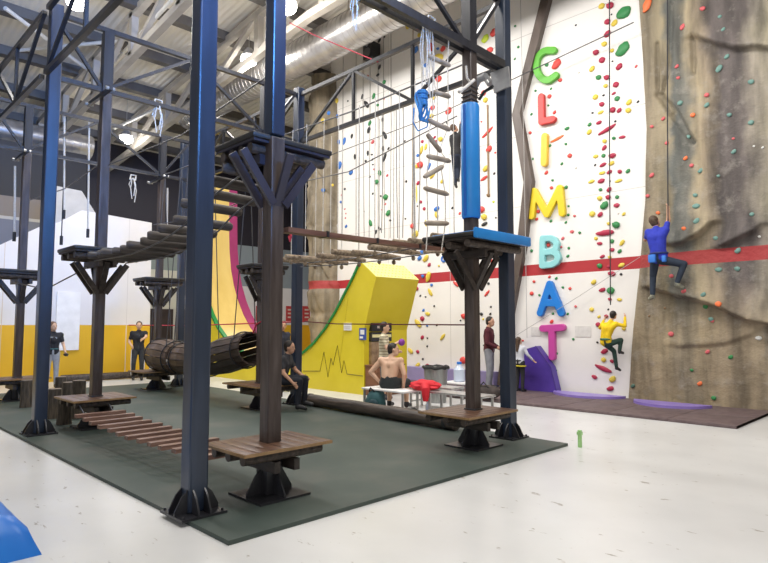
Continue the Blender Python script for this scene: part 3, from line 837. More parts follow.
# hanging plank bridge in front of the wall, one rope pair for each log
r = root('hanging_log_bridge', (-7.2, 6.7, 2.5), 'hanging bridge of pale staggered logs in front of the climbing wall', 'log bridge')
xs2 = [-9.2, -8.8, -8.35, -7.9, -7.45, -7.0, -6.55, -6.1, -5.7, -5.35]
for i, xx in enumerate(xs2):
    z = 2.83 - .05 * math.sin(PI * i / 8) + .03 * math.sin(i * 2.1)
    y0, y1 = 6.22 + .05 * math.sin(i * 3), 7.34 + .06 * math.sin(i * 2)
    lg_ = MB().path([(xx, y0, z), (xx + .01, (y0 + y1) / 2, z + .005), (xx + .02, y1, z - .01)], .052, 10, radii=[.045, .055, .042]).build('log', LOGPALE, r)
    for yy in (y0 + .12, y1 - .12):
        MB().path([(xx, yy, z + .05), (xx, yy, 4.0), (xx + .01, yy, 5.31 if yy > 6.7 else 5.2)], .0075, 6).build('hanging_rope', ROPE, r)
        MB().ball((xx, yy, z - .09), .035, (1, 1, 1.3), 8, 6).build('rope_knot', LOGPALE, lg_)
for yy in (6.42, 6.98):
    MB().path([(-9.35, yy, 2.74)] + [(xx, yy, 2.74 - .05 * math.sin(PI * i / 8)) for i, xx in enumerate(xs2)] + [(-5.2, yy, 2.72)], .010, 6).build('support_cable', WIRE, r)
MB().path([(-9.62, 6.4, 5.22), (-7.2, 6.4, 5.16), (-4.8, 6.4, 5.22)], .012, 6).build('overhead_cable', WIRE, r)
# long balance plank from the big platform post to the blue platform
p = at(285, 230, 0, -4.80); q = at(441, 250, 0, -4.80)
r = root('balance_plank', ((p.x + q.x) / 2, (p.y + q.y) / 2, q.z), 'long thin reddish-brown plank spanning from the thick post to the blue platform', 'plank')
MB().beam((-4.80, p.y, p.z), (-4.80, q.y, q.z), .12, .05).build('board', mat('reddish_brown_plank', (.11, .045, .03), (.2, .10, .07), 4, (5, .5, 5), rough=.5), r)
for i in range(3):
    yy = p.y + (q.y - p.y) * (.2 + .3 * i)
    MB().box(-4.87, -4.73, yy, yy + .03, p.z + (q.z - p.z) * (.2 + .3 * i) - .032, p.z + (q.z - p.z) * (.2 + .3 * i) + .032).build('metal_strap', STEEL, r)
# extra free ropes along the wall-side truss
for i, (px, yb) in enumerate([(383, 233), (397, 238), (404, 238), (414, 236), (420, 232)]):
    tp = at(px, 110, 1, 7.15)
    bt = at(px + (1 if i % 2 else -1), yb, 1, 7.13)
    solo('hanging_rope', MB().path([(tp.x, 7.13, 5.31), (tp.x + .02, 7.12, 4), (bt.x, 7.12, bt.z)], .008, 6), mat('grey_thin_rope', (.30, .29, .28), rough=.8),
         'thin grey rope hanging in front of the wall, %s left of the rope ladder' % ['fifth', 'fourth', 'third', 'second', 'first'][i], 'rope', 'thin ropes left of the rope ladder')

# twisted rope ladder with log rungs
r = root('rope_ladder', (-4.72, 5.6, 2.45), 'twisting rope ladder with short log rungs hanging beside the blue padding', 'rope ladder')
rungs = [(428, 56, 447, 67), (434, 92, 447, 98), (428, 120, 447, 131), (427, 134, 438, 153), (427, 156, 447, 162), (424, 177, 440, 167), (424, 188, 445, 195), (425, 223, 445, 224)]
RL, RR = [at(427, 22, 0, -4.72)], [at(449, 34, 0, -4.72)]
for a, b_, c, d_ in rungs:
    p, q = at(a, b_, 0, -4.72), at(c, d_, 0, -4.72)
    q.x += .05
    MB().path([p, p + (q - p) * .1, q - (q - p) * .1, q], .03, 10, radii=[.02, .032, .032, .02]).build('log_rung', mat('pale_log_rung', (.24, .19, .14), (.42, .36, .29), 5, rough=.7, bump=.2), r)
    RL.append(p + (q - p) * .12); RR.append(q - (q - p) * .12)
p, q = at(424, 252, 0, -4.72), at(443, 252, 0, -4.72)
MB().path([p, q], .018, 8).build('bottom_rung', LOGPALE, r)
RL.append(p + (q - p) * .1); RR.append(q - (q - p) * .1)
MB().path(RL, .007, 6).build('side_rope', ROPE, r); MB().path(RR, .007, 6).build('side_rope', ROPE, r)
# white rope bundles tied on the doubled rail
def bundle(px, y0, y1, plane, val, lab, n=5, spread=.03, m=ROPE, th=.0065, zt=None):
    r = root('rope_bundle', at(px, y1, plane, val), lab, 'rope')
    for i in range(n):
        t = at(px, y0, plane, val); b_ = at(px, y1 - (i * 7 % 5) * 3, plane, val)
        o = V((spread * math.sin(i * 2.1), spread * math.cos(i * 1.3), 0))
        MB().path([t + o * .4, (t + b_) / 2 + o * 1.6, b_ + o * .7], th, 6).build('strand', m, r)
    t = at(px, y0, plane, val)
    MB().path([t + V((0, -.07, -.05)), t + V((0, -.05, .07)), t + V((0, .07, .07)), t + V((0, .06, -.05))], th * 1.6, 8).build('knot_loop', m, r)
bundle(424.5, 22, 84, 0, -4.72, 'white rope bundle tied on the doubled rail, left of the ladder ropes')
bundle(431, 22, 106, 0, -4.72, 'long white rope bundle tied on the doubled rail above the ladder', n=4)
bundle(354.5, -6, 30, 0, -4.72, 'white rope bundle at the top edge over the silver duct', n=5, spread=.025)
bundle(158, 104, 136, 0, -9.7, 'pale rope tied on the truss above the log steps', n=5, spread=.05, th=.011)
bundle(133, 178, 202, 0, -14.3, 'pale rope tied on the far truss above the log steps', n=5, spread=.05, th=.012)
# blue rope coil
r = root('rope_coil', at(422, 130, 0, -4.75), 'bright blue coiled climbing rope hanging left of the rope ladder', 'rope')
c0 = at(422, 87, 0, -4.75)
mbq = MB()
for i in range(5):
    pts = []
    for k in range(25):
        t = 2 * PI * k / 24
        cc = at(422.5 + (i - 2) * 1.6, 104 + i * 1.5, 0, -4.75)
        pts.append(cc + V((.03 * math.sin(t * 2 + i), .052 * math.cos(t) , .16 * math.sin(t))))
    mbq.path(pts, .013, 6, cap=False)
mbq.build('coil', BLUEROPE, r)
mbq = MB()
for i in range(7):
    cc = at(422.5, 92 + i * 2.4, 0, -4.75)
    mbq.path([cc + V((.05 * math.cos(t * PI / 6), .06 * math.sin(t * PI / 6), .01 * i % .02)) for t in range(13)], .016, 6, cap=False)
mbq.build('wrapping', BLUEROPE, r)
MB().path([at(423, 24, 0, -4.75), at(422, 60, 0, -4.75), c0], .009, 6).build('hanging_strand', ROPE, r)
MB().path([at(414, 108, 0, -4.75), at(413, 122, 0, -4.75), at(418, 131, 0, -4.75), at(427, 127, 0, -4.75), at(430, 108, 0, -4.75)], .009, 6).build('loose_loop', BLUEROPE, r)

# hanging grips at the left
for k, (px, y0, y1) in enumerate([(14.5, 166, 232), (64, 118, 210), (61.5, 210, 236), (88, 142, 229), (167, 188, 232)]):
    t = at(px + .5, y0, 0, -14.4); b_ = at(px, y1, 0, -14.4)
    if k in (1, 3): t.z = 6.32
    if k == 2: continue
    r = root('hand_grip_rope', b_, ['white rope with dark grip at the far left edge', 'long white rope with dark grip right of the left outer post', '', 'white rope with dark grip left of the slim brown post', 'pale rope hanging left of the log steps'][k], 'rope', None)
    MB().path([t, b_], .022, 8).build('rope', ROPE, r)
    MB().path([b_ + V((0, 0, .0)), b_ + V((0, 0, -.2))], .035, 8).build('grip', BLACK, r)
b_ = at(61.5, 236, 0, -14.4)
solo('hand_grip', MB().path([b_, V((b_.x, b_.y, 6.32))], .012, 8).path([b_ - V((0, 0, .2)), b_], .035, 8), BLACK, 'low dark grip just right of the left outer post', 'grip')

# hanging barrel tunnel
def barrel(a, b_, ra, rb, nst, m, rope_top):
    a = V(a); b_ = V(b_)
    d = (b_ - a).normalized()
    u = d.cross(V((0, 0, 1))).normalized(); n_ = u.cross(d).normalized()
    r = root('barrel_tunnel', (a + b_) / 2 - V((0, 0, max(ra, rb))), None, 'barrel tunnel', 'hanging wooden barrel tunnels')
    mb = MB()
    for i in range(nst):
        t0 = 2 * PI * (i + .06) / nst; t1 = 2 * PI * (i + .94) / nst
        ring = []
        for f in (0, .5, 1):
            rr = ra + (rb - ra) * f + .05 * math.sin(PI * f)
            c = a + (b_ - a) * f
            for rad in (rr, rr - .035):
                for t in (t0, t1):
                    ring.append(c + u * math.cos(t) * rad + n_ * math.sin(t) * rad)
        fs = []
        for k in range(2):
            o = k * 4
            fs += [(o, o + 1, o + 5, o + 4), (o + 2, o + 6, o + 7, o + 3), (o, o + 4, o + 6, o + 2), (o + 1, o + 3, o + 7, o + 5)]
        fs += [(0, 2, 3, 1), (8, 9, 11, 10)]
        mb.add(ring, fs)
    mb.build('staves', m, r, smooth=False)
    for f in (.12, .88):
        rr = ra + (rb - ra) * f + .02
        c = a + (b_ - a) * f
        MB().path([c + u * math.cos(2 * PI * k / 28) * (rr + .012) + n_ * math.sin(2 * PI * k / 28) * (rr + .012) for k in range(29)], .014, 6, cap=False).build('hoop', STEEL, r)
        for s in (-.7, .7):
            MB().path([c + u * s * rr + n_ * rr * .72, V((c.x, 6.3, rope_top))], .012, 6).build('hanging_rope', WIRE, r)
    return r
BAR = mat('dark_barrel_staves', (.030, .020, .016), (.075, .05, .038), 4, (.6, 5, 5), rough=.5, bump=.2)
BAR2 = mat('brown_barrel_staves', (.06, .038, .026), (.14, .092, .062), 4, (.6, 5, 5), rough=.5, bump=.2)
t = barrel((-11.85, 6.3, .82), (-9.98, 6.3, 1.15), .32, .33, 15, BAR, 5.3); t['label'] = 'dark hanging stave barrel whose open end faces right beside the second thick post'
t = barrel((-14.2, 6.3, .90), (-13.05, 6.3, .84), .35, .35, 15, BAR2, 5.3); t['label'] = 'brown hanging stave barrel beside the far brown post at the left'
t = barrel((-12.95, 6.3, .84), (-11.98, 6.3, .83), .33, .31, 15, BAR2, 5.3); t['label'] = 'short stave barrel between the two longer ones, partly hidden by the nearest post'

solo('overhead_cable', MB().path([(-14.2, 6.3, 5.33), (-12, 6.3, 5.29), (-9.8, 6.3, 5.33)], .014, 6), WIRE, 'steel cable overhead from which the stave barrels hang', 'cable')
# stumps
st = [(54, 418, .48, 'tall stump beside the foot of the left outer post'), (64, 424, .42, 'nearest stump under the corner of the low reddish deck'), (78, 418, .62, 'tallest stump behind the low reddish deck'),
      (68, 410, .50, 'stump behind the nearest one, left of the low reddish deck'), (26, 407, .50, 'stump between the far left low deck and the left outer post'), (60, 402, .5, 'back stump in front of the woman in grey jeans'),
      (40, 409, .5, 'stump mostly hidden by the left outer post')]
for px, py, h, lab in st:
    c = at(px, py, 2, MAT_Z)
    r = root('log_stump', c, lab, 'stump', 'upright log stumps')
    MB().path([c, c + V((0, 0, .03)), c + V((.01, .0, h * .5)), c + V((0, 0, h))], .1, 14, radii=[.118, .112, .103, .106]).build('bark', STUMP, r)
    MB().path([c + V((0, 0, h)), c + V((0, 0, h + .012))], .097, 14).build('cut_top', STUMPTOP, r)
# low dark log line in front of the yellow wall
solo('log_beam', MB().path([(-18.1, 5.3, .11), (-18.0, 7.9, .11)], .10, 12), LOGDARK, 'dark log along the floor in front of the yellow wall', 'log')

# auto-belay hardware between the padded post and the black post
r = root('belay_device', at(501, 92, 1, 7.0), 'grey square belay plate on the black post left of the letter C', 'belay device')
c1 = at(500, 80, 1, 7.0)
MB().prism([at(x, y, 1, 7.0) for x, y in [(490, 73), (508, 66), (510, 86), (494, 93)]], (.0, .03, 0)).build('plate', GREYPLATE, r)
MB().path([at(490, 84, 1, 7.02), at(485, 76, 1, 7.02)], .05, 12).build('coupling', METAL, r)
r = root('pulley_bracket', at(477, 100, 1, 6.75), 'curved grey pulley bracket above the blue padding', 'bracket')
MB().path([at(x, y, 1, 6.75) for x, y in [(474, 98), (474, 88), (478, 80), (486, 76)]], .055, 10).build('curved_guard', GREYPLATE, r)
MB().path([at(x, y, 1, 6.75) for x, y in [(479, 100), (484, 92), (493, 86)]], .022, 8).build('cable_run', BLACK, r)
r = root('sling', at(464, 90, 0, -4.6), 'white sling tied to the brown post above the blue padding', 'sling')
MB().path([at(x, y, 0, -4.58) for x, y in [(474, 80), (466, 87), (459, 92)]], .022, 8).build('tail', ROPE, r)
MB().path([at(x, y, 0, -4.58) for x, y in [(466, 66), (467, 78), (470, 82)]], .016, 8).build('strap', ROPE, r)
mb = MB()
for i in range(4):
    z = 4.62 + i * .06
    s = .082
    mb.path([(XS[0] - s, YI2 - s, z), (XS[0] + s, YI2 - s, z + .01), (XS[0] + s, YI2 + s, z), (XS[0] - s, YI2 + s, z + .02), (XS[0] - s, YI2 - s, z)], .009, 6)
solo('cable_wrap', mb, WIRE, 'dark steel cable turns wrapped around the post just above the blue padding', 'cable')

# red lifelines and cables
def cable(name, pts, rad, m, lab, cat='cable'):
    return solo(name, MB().path(pts, rad, 6), m, lab, cat)
cable('barrier_rope', [(-20, 7.28, 1.6), (-14.4, 7.28, 1.585), (-9.6, 7.28, 1.67)], .016, REDROPE, 'red rope stretched at eye height from the yellow wall past the barrels', 'rope')
cable('barrier_rope', [(-9.6, 7.28, 1.67), (-8.3, 7.02, 1.62), (-4.75, 6.42, 1.6)], .011, mat('dark_red_rope', (.12, .02, .03), rough=.8), 'thin dark rope stretched at eye height in front of the yellow ramp', 'rope')
cable('safety_cable', [(-4.85, 12.3, 8.02), (-10.2, 12.3, 7.42), (-15.6, 11.9, 7.0)], .012, WIRE, 'dark cable slanting across the wall over the letter C')
cable('safety_cable', [at(640, 257, 1, 12.55), at(573, 300, 1, 12.55), at(517, 335, 1, 12.55)], .006, mat('grey_cord', (.4, .39, .38), rough=.8), 'faint thin cord slanting across the wall past the letter A', 'cord')
cable('lifeline', [(-9.5, YI1, 4.1), (-7, YI1, 4.0), (-4.85, YI1, 4.2)], .009, WIRE, 'thin safety cable above the rising log steps')
cable('lifeline', [(-14.4, 6.2, 4.1), (-12, 6.2, 3.95), (-9.8, 6.2, 4.1)], .009, WIRE, 'thin safety cable high above the barrels')
cable('lifeline', [(-14.4, YI1 + .1, 4.3), (-12, YI1 + .1, 4.15), (-9.8, YI1 + .1, 4.3)], .009, WIRE, 'thin safety cable left of the slim brown post')
cable('lifeline', [(-14.3, 3.2, 2.5), (-12, 3.2, 2.25), (-9.85, 3.2, 2.5)], .012, WIRE, 'slack cable hanging between the two left raised platforms')
cable('lifeline', [(-9.6, 6.15, 4.15), (-7, 6.15, 4.05), (-4.8, 6.15, 4.4)], .008, WIRE, 'thin safety cable above the hanging log bridge')
cable('red_strap', [at(290, 23, 1, 7.15), at(314, 35, 1, 7.15), at(378, 62, 1, 7.15)], .012, REDROPE, 'thin red and grey strap slanting across the silver duct', 'strap')
solo('strap_loop', MB().path([at(x, y, 1, 6.0) for x, y in [(290, 228), (291, 236), (290, 241), (289, 236)]], .02, 8), REDROPE, 'small red strap hanging beside the second thick post', 'strap')
solo('strap_loop', MB().path([at(x, y, 1, 6.25) for x, y in [(253, 333), (256, 325), (262, 321), (264, 330)]], .016, 8), REDROPE, 'red strap at the open end of the dark barrel', 'strap')

# climbing ropes on the wall
cable('climbing_rope', [at(609.5, -20, 1, 12.55), at(609.5, 150, 1, 12.55), at(610.5, 305, 1, 12.4)], .012, mat('dark_climbing_rope', (.03, .03, .035), rough=.8), 'dark climbing rope running down to the yellow-shirted climber', 'rope')
cable('climbing_rope', [at(667.5, -20, 1, 12.2), at(667.5, 120, 1, 12.25), at(668, 222, 1, 12.1)], .012, mat('dark_climbing_rope', (.03, .03, .035), rough=.8), 'dark climbing rope hanging on the rock wall to the blue-shirted climber', 'rope')
cable('climbing_rope', [at(520, -20, 1, 12.5), at(524, 150, 1, 12.5), at(527, 338, 1, 12.4)], .007, mat('grey_cord', (.4, .39, .38), rough=.8), 'thin grey rope coming down to the child in white', 'rope')
cable('climbing_rope', [at(487.5, 105, 1, 12.67), at(488.5, 195, 1, 12.67)], .022, mat('tan_rope', (.3, .2, .12), rough=.8), 'short tan rope with knot right of the blue padding', 'rope')
cable('climbing_rope', [at(413, 30, 1, 12.68), at(412, 240, 1, 12.68)], .010, mat('tan_rope', (.3, .2, .12), rough=.8), 'tan rope down the wall left of the rope ladder', 'rope')
for i, px in enumerate([343, 356, 363, 370, 378, 383.5, 391]):
    cable('climbing_rope', [V((at(px, 90, 1, 12.68).x, 12.68, 10.9)), at(px, 90 + i * 6, 1, 12.68), at(px + (i % 3 - 1), 238, 1, 12.68)], .009, mat('grey_thin_rope', (.30, .29, .28), rough=.8), 'thin grey climbing rope on the white wall, %s from the rock pillar' % ['first', 'second', 'third', 'fourth', 'fifth', 'sixth', 'seventh'][i], 'rope').update_tag()

# loudspeaker on the wall
c = at(367, 50, 1, 12.2)
r = root('loudspeaker', c - V((0, 0, .3)), 'black loudspeaker mounted high on the white wall beside the silver duct', 'loudspeaker')
MB().chbox(c.x - .2, c.x + .2, 12.2, 12.6, c.z - .27, c.z + .27, .03).build('cabinet', BLACK, r)
MB().path([(c.x, 12.21, c.z - .08), (c.x, 12.18, c.z - .08)], .15, 20).build('woofer', mat('grey_cone', (.10, .10, .105), rough=.5), r)
MB().path([(c.x, 12.21, c.z + .17), (c.x, 12.18, c.z + .17)], .055, 14).build('tweeter', GREYPLATE, r)
MB().box(c.x - .05, c.x + .05, 12.6, 12.7, c.z - .1, c.z + .1).build('bracket', STEEL, r)
# ------------------------------------------------------------------ yellow half-pipe
HY0, HY1 = 9.3, 10.75
left = [(-18.22, 6.3), (-18.2, 5.5), (-18.17, 4.8), (-18.13, 4.2), (-18.0, 3.5), (-17.8, 2.95), (-17.5, 2.4), (-17.15, 1.93), (-16.72, 1.5), (-16.28, 1.2), (-15.5, .85), (-14.6, .58), (-13.8, .50)]
right = [(-13.1, .56), (-12.37, .83), (-11.85, 1.13), (-11.4, 1.50), (-11.0, 1.92), (-10.6, 2.43), (-10.35, 2.75), (-10.13, 3.07)]
curve = left + right
out = curve + [(-9.62, 2.69), (-10.02, 1.48), (-10.02, 0), (-18.9, 0), (-18.9, 6.3)]
r = root('half_pipe_ramp', (-13.5, 10, 0), 'tall bright yellow half-pipe ramp with green edge behind the posts', 'ramp')
MB().prism([(x, HY0, z) for x, z in out], (0, HY1 - HY0, 0)).build('body', YELLOW, r, smooth=False)
def strip(crv, y0, y1, up, m, name):
    mb = MB()
    n = len(crv)
    vs = []
    for i, (x, z) in enumerate(crv):
        a = crv[max(0, i - 1)]; b_ = crv[min(n - 1, i + 1)]
        d = V((b_[0] - a[0], 0, b_[1] - a[1])).normalized(); nn = V((-d.z, 0, d.x))
        for y in (y0, y1):
            for t in (-.004, up):
                vs.append(V((x, y, z)) + nn * t)
    fs = []
    for i in range(n - 1):
        o = i * 4
        fs += [(o, o + 1, o + 5, o + 4), (o + 2, o + 6, o + 7, o + 3), (o + 1, o + 3, o + 7, o + 5), (o, o + 4, o + 6, o + 2)]
    fs += [(0, 2, 3, 1), ((n - 1) * 4, (n - 1) * 4 + 1, (n - 1) * 4 + 3, (n - 1) * 4 + 2)]
    mb.add(vs, fs)
    return mb.build(name, m, r, angle=50)
strip(curve, HY0 + .02, HY1 - .02, .015, RIDE, 'riding_surface')
strip(curve, HY0 - .03, HY0 + .10, .055, GREEN, 'near_edge')
strip(left[:11], HY1 - .28, HY1 + .03, .03, PINK, 'far_edge')
# top cap with grip dots
mb = MB().prism([(-10.13, HY0, 3.07), (-9.62, HY0, 2.69), (-9.61, HY0, 2.705), (-10.12, HY0, 3.085)], (0, HY1 - HY0, 0))
mb.build('top_cap', CAPY, r)
mb = MB()
for i in range(5):
    for j in range(12):
        t = (i + .5) / 5
        mb.ball((-10.12 + .51 * t, HY0 + .08 + j * .118, 3.085 - .38 * t), .018, (1, 1, .6), 6, 4)
tag(mb.build('grip_dots', mat('ochre_dots', (.45, .32, .03), rough=.6), r), kind='stuff')
# heartbeat drawing and joint line on the side
ecg = [(303, 371), (320, 371), (324, 352), (328, 377), (331, 358), (333, 365), (337.5, 345.5), (341.6, 373), (344, 360.6), (347, 374), (350, 374.3), (363, 376)]
MB().path([at(x, y, 1, HY0 - .004) for x, y in ecg], .009, 5).build('heartbeat_line', mat('olive_line', (.16, .12, .01), rough=.5), r)
MB().path([at(340, 360, 1, HY0 - .002), at(348, 298, 1, HY0 - .002)], .004, 4).build('panel_joint', mat('panel_joint_line', (.5, .38, .01), rough=.5), r)
def plate_x(name, px0, px1, py0, py1, xx, m, par=None, dep=.02):
    p = at(px0, py0, 0, xx); q = at(px1, py1, 0, xx)
    return (p, q)
X1 = -10.02
# notices on the ramp
def notice(px0, py0, px1, py1, m, lab, name, writing=None, wm=None):
    a, b_, = at(px0, py0, 1, HY0 - .01), at(px1, py1, 1, HY0 - .01)
    r_ = root(name, ((a.x + b_.x) / 2, HY0 - .01, b_.z), lab, 'sign')
    MB().box(a.x, b_.x, HY0 - .02, HY0, b_.z, a.z).build('sheet', m, r_)
    if writing:
        mb = MB()
        for u0, u1, v0, v1 in writing:
            mb.box(a.x + (b_.x - a.x) * u0, a.x + (b_.x - a.x) * u1, HY0 - .024, HY0 - .019, b_.z + (a.z - b_.z) * v0, b_.z + (a.z - b_.z) * v1)
        mb.build('printed_figure', wm, r_)
notice(344, 323, 351.5, 330.5, WHITE, 'small white paper notice on the yellow ramp side', 'paper_notice', [(.1, .9, .5, .55), (.1, .8, .3, .35)], mat('grey_print', (.5, .48, .5), rough=.6))
notice(359.5, 328, 366, 340, mat('blue_sign', (.05, .09, .35), rough=.4), 'small blue sign with white figure at the edge of the yellow ramp', 'blue_sign', [(.2, .8, .45, .85), (.1, .6, .12, .3)], WHITE)
# boards on the outer end of the ramp (plane x = X1), a black heading over a striped board
def endboard(y0, y1, z0, z1, m, name, lab, rows_, wm):
    xx = X1 + .09
    r_ = root(name, (xx, (y0 + y1) / 2, z0), lab, 'sign')
    MB().box(X1 - .0, xx, y0, y1, z0, z1).build('board', m, r_)
    mb = MB()
    for a, b_, c, d in rows_:
        mb.box(xx, xx + .006, y0 + (y1 - y0) * a, y0 + (y1 - y0) * b_, z0 + (z1 - z0) * c, z0 + (z1 - z0) * d)
    mb.build('lettering', wm, r_)
p0, p1 = at(369, 323, 0, X1), at(389, 331, 0, X1)
endboard(p0.y, p1.y, p1.z, p0.z, BLACK, 'heading_board', 'black heading board with pale lettering on the ramp end, above the standing man', [(.28, .34, .35, .65), (.37, .43, .35, .65), (.46, .52, .35, .65), (.55, .61, .35, .65), (.64, .72, .35, .65)], mat('pale_print', (.6, .5, .45), rough=.5))
p0, p1 = at(369, 332.5, 0, X1), at(389, 341, 0, X1)
endboard(p0.y, p1.y, p1.z, p0.z, mat('charcoal_board', (.03, .03, .032), rough=.5), 'striped_notice_board', 'striped white and yellow notice board under the black heading board', [(.03, .97, .45, .78)], mat('cream_print', (.75, .68, .35), rough=.5))
p0, p1 = at(369, 342, 0, X1), at(384, 368, 0, X1)
endboard(p0.y, p1.y, p1.z, p0.z, mat('brown_photo_panel', (.20, .12, .07), (.42, .30, .18), 7, rough=.5), 'picture_panel', 'brownish picture panel behind the standing man in the striped shirt', [(.0, 1, .0, .03)], BLACK)
r = root('storage_box', (-9.78, 9.75, 0), 'brown wooden box against the end of the yellow ramp', 'box')
MB().chbox(-10.0, -9.6, 9.32, 10.2, 0, .66, .01).build('carcass', mat('brown_plywood', (.17, .07, .035), (.25, .11, .055), 3, (1, 1, 4), rough=.5), r)
MB().chbox(-10.0, -9.58, 9.30, 10.22, .66, .69, .006).build('lid', mat('brown_plywood', (.1, .1, .1)), r)

# ------------------------------------------------------------------ big wall letters
LY = WY - .11
LW = .168
def letter(name, strokes_px, m, lab, wd=LW):
    allp = []
    mb = MB()
    for st_ in strokes_px:
        pts = [at(x, y, 1, LY) for x, y in st_]
        mb.stroke([(p.x, p.z) for p in pts], wd, LY, .11)
    o = mb.build('tmp_letter', m)
    md = o.modifiers.new('r', 'REMESH'); md.mode = 'VOXEL'; md.voxel_size = .011
    sm = o.modifiers.new('s', 'SMOOTH'); sm.iterations = 2
    me = bpy.data.meshes.new_from_object(o.evaluated_get(bpy.context.evaluated_depsgraph_get()))
    bpy.data.objects.remove(o)
    zz = min(v.co.z for v in me.vertices); xx = sum(v.co.x for v in me.vertices) / len(me.vertices)
    me.transform(Matrix.Translation((-xx, -LY, -zz)))
    me.materials.clear(); me.materials.append(m)
    me.polygons.foreach_set('use_smooth', [True] * len(me.polygons))
    q = bpy.data.objects.new('letter_' + name, me); COL.objects.link(q); q.location = (xx, LY, zz)
    return tag(q, lab, 'letter')
lm = lambda n, c: mat('letter_' + n, c, tuple(min(1, v * 1.08) for v in c), 2, rough=.4)
def arc(cx, cy, rx, ry, a0, a1, n=12):
    return [(cx + rx * math.cos(math.radians(a0 + (a1 - a0) * i / n)), cy - ry * math.sin(math.radians(a0 + (a1 - a0) * i / n))) for i in range(n + 1)]
letter('c', [[(553, 50), (547, 50)] + arc(547, 65, 11.5, 15, 95, 262) + [(549, 79.5), (555, 75)]], lm('green', (.10, .42, .03)), 'big green letter C at the top of the wall lettering')
letter('l', [[(540.5, 96.5), (541, 121.5), (552, 119)]], lm('red', (.56, .03, .025)), 'big red letter L below the green C')
letter('i', [[(544, 136), (543.5, 163)]], lm('amber', (.80, .50, .04)), 'big amber letter I below the red L')
letter('m', [[(531, 216), (533.5, 191), (546.2, 214), (559, 188), (561.5, 213)]], lm('yellow', (.72, .54, .02)), 'big yellow letter M in the middle of the wall lettering')
letter('b', [[(542, 239), (541.5, 265.5), (551, 264.5), (555.5, 262), (557.5, 258), (556, 253.5), (551.5, 251.5), (544, 252)], [(551.5, 251.5), (555, 248.5), (556, 244), (554, 240), (550, 238), (542, 238.3)]], lm('aqua', (.27, .60, .62)), 'big pale aqua letter B across the red stripe', .15)
letter('a', [[(539.5, 313), (549, 284), (560.5, 313)], [(543.5, 303), (557, 303)]], lm('blue', (.015, .19, .62)), 'big blue letter A below the red stripe')
letter('t', [[(542, 328.5), (561.5, 327.5)], [(551, 328.5), (551.5, 357)]], lm('pink', (.52, .06, .31)), 'big pink letter T at the bottom of the wall lettering')

# ------------------------------------------------------------------ climbing holds
HC = dict(y=(.62, .47, .06), m=(.36, .018, .055), r=(.62, .06, .05), g=(.03, .20, .06), b=(.04, .16, .50), k=(.02, .02, .022), p=(.55, .10, .11), t=(.13, .25, .22),
          e=(.55, .52, .47), o=(.75, .16, .05), n=(.20, .12, .06), l=(.48, .60, .04), w=(.62, .62, .60), d=(.06, .12, .09))
CN = dict(y='yellow', m='maroon', r='red', g='green', b='blue', k='black', p='pink', t='grey-green', e='grey', o='orange', n='brown', l='lime', w='pale', d='dark green')
HMAT = {k: mat('hold_' + CN[k].replace(' ', '_').replace('-', '_'), c, tuple(min(1, v * 1.25) for v in c), 25, rough=.55, bump=.1) for k, c in HC.items()}
rng = random.Random(5)
HM = {}
def hold_mesh(kind, col, var):
    key = (kind, col, var)
    if key in HM: return HM[key]
    mb = MB()
    rg = random.Random(hash((kind, var)) % 1000 if False else (len(kind) * 31 + var * 7))
    if kind == 'ring':
        pts = [V((math.cos(2 * PI * i / 16) * .75, -.2, math.sin(2 * PI * i / 16) * .75)) for i in range(17)]
        mb.path(pts, .3, 8, cap=False)
    else:
        mb.ball((0, -.25, 0), 1, (1, .62, .9), 12, 8)
        for i, v in enumerate(mb.v):
            k = 1 + .22 * noise.noise(v * 1.4 + V((var * 5, 0, 0)))
            if kind == 'drop': k *= 1 + .25 * max(0, -v.z) * (1 if abs(v.x) < .5 else .2)
            if kind == 'jug' and v.z > .35: k *= .78
            if kind == 'wedge': k *= 1 + .3 * v.x * v.z
            mb.v[i] = V((v.x * k, min(.12, v.y * k), v.z * k))
    me_o = mb.build('tmp', HMAT[col], angle=60)
    me = me_o.data
    me.name = 'hold_%s_%s' % (kind, CN[col])
    bpy.data.objects.remove(me_o)
    HM[key] = me
    return me
# (px, py, radius px, colour, kind, angle degrees, stretch)
L_ = []
def H(col, *items, kind='auto', ang=0, st=1.0):
    for it in items:
        x, y, rr = it[:3]
        a = it[3] if len(it) > 3 else ang
        s_ = it[4] if len(it) > 4 else st
        L_.append((x, y, rr, col, kind, a, s_))
# --- left and middle of the white wall
H('y', (408, 27, 2.6), (420, 35, 2.6), (439, 57.6, 4, -30, 1.6), (434, 97, 3), (432, 116, 2.5), (336.7, 101.4, 2.8), (440.8, 138.8, 3), (421.6, 150, 2.4, 60, 1.8), (426, 146.7, 1.8, 60, 1.8), (417, 166, 2.6),
  (433, 174.6, 2.6, 40, 1.7), (442.3, 181.4, 2), (437, 215, 2.4, -60, 1.5), (426, 223, 1.6, 90, 2), (416, 234, 3.5), (426, 258, 3, 50, 1.5), (439, 265.8, 1.2), (428.6, 276.5, 3, 60, 1.7),
  (430.5, 292.5, 2, -60, 2.4), (410.5, 299, 1.5, -30, 1.5), (428, 313.8, 2, -25, 1.5), (418.4, 323.4, 2.6, -45, 2.2), (443, 336.8, 2, 40, 2), (410.8, 351, 2.4, -50, 1.5), (418, 365, 2, 30, 1.8),
  (416.7, 193, 1, 90, 9), (486, 168.6, 3), (484.4, 216.6, 3.6), (485.8, 100, 2.8), (493, 82, 2), (495, 263.7, 1.8), (483.3, 319, 1.2), (481, 283, 1.4), (333, 185, 1.8), (323.5, 120.6, 2.6))
H('l', (485.8, 38.8, 4), (493.7, 201.7, 1.4))
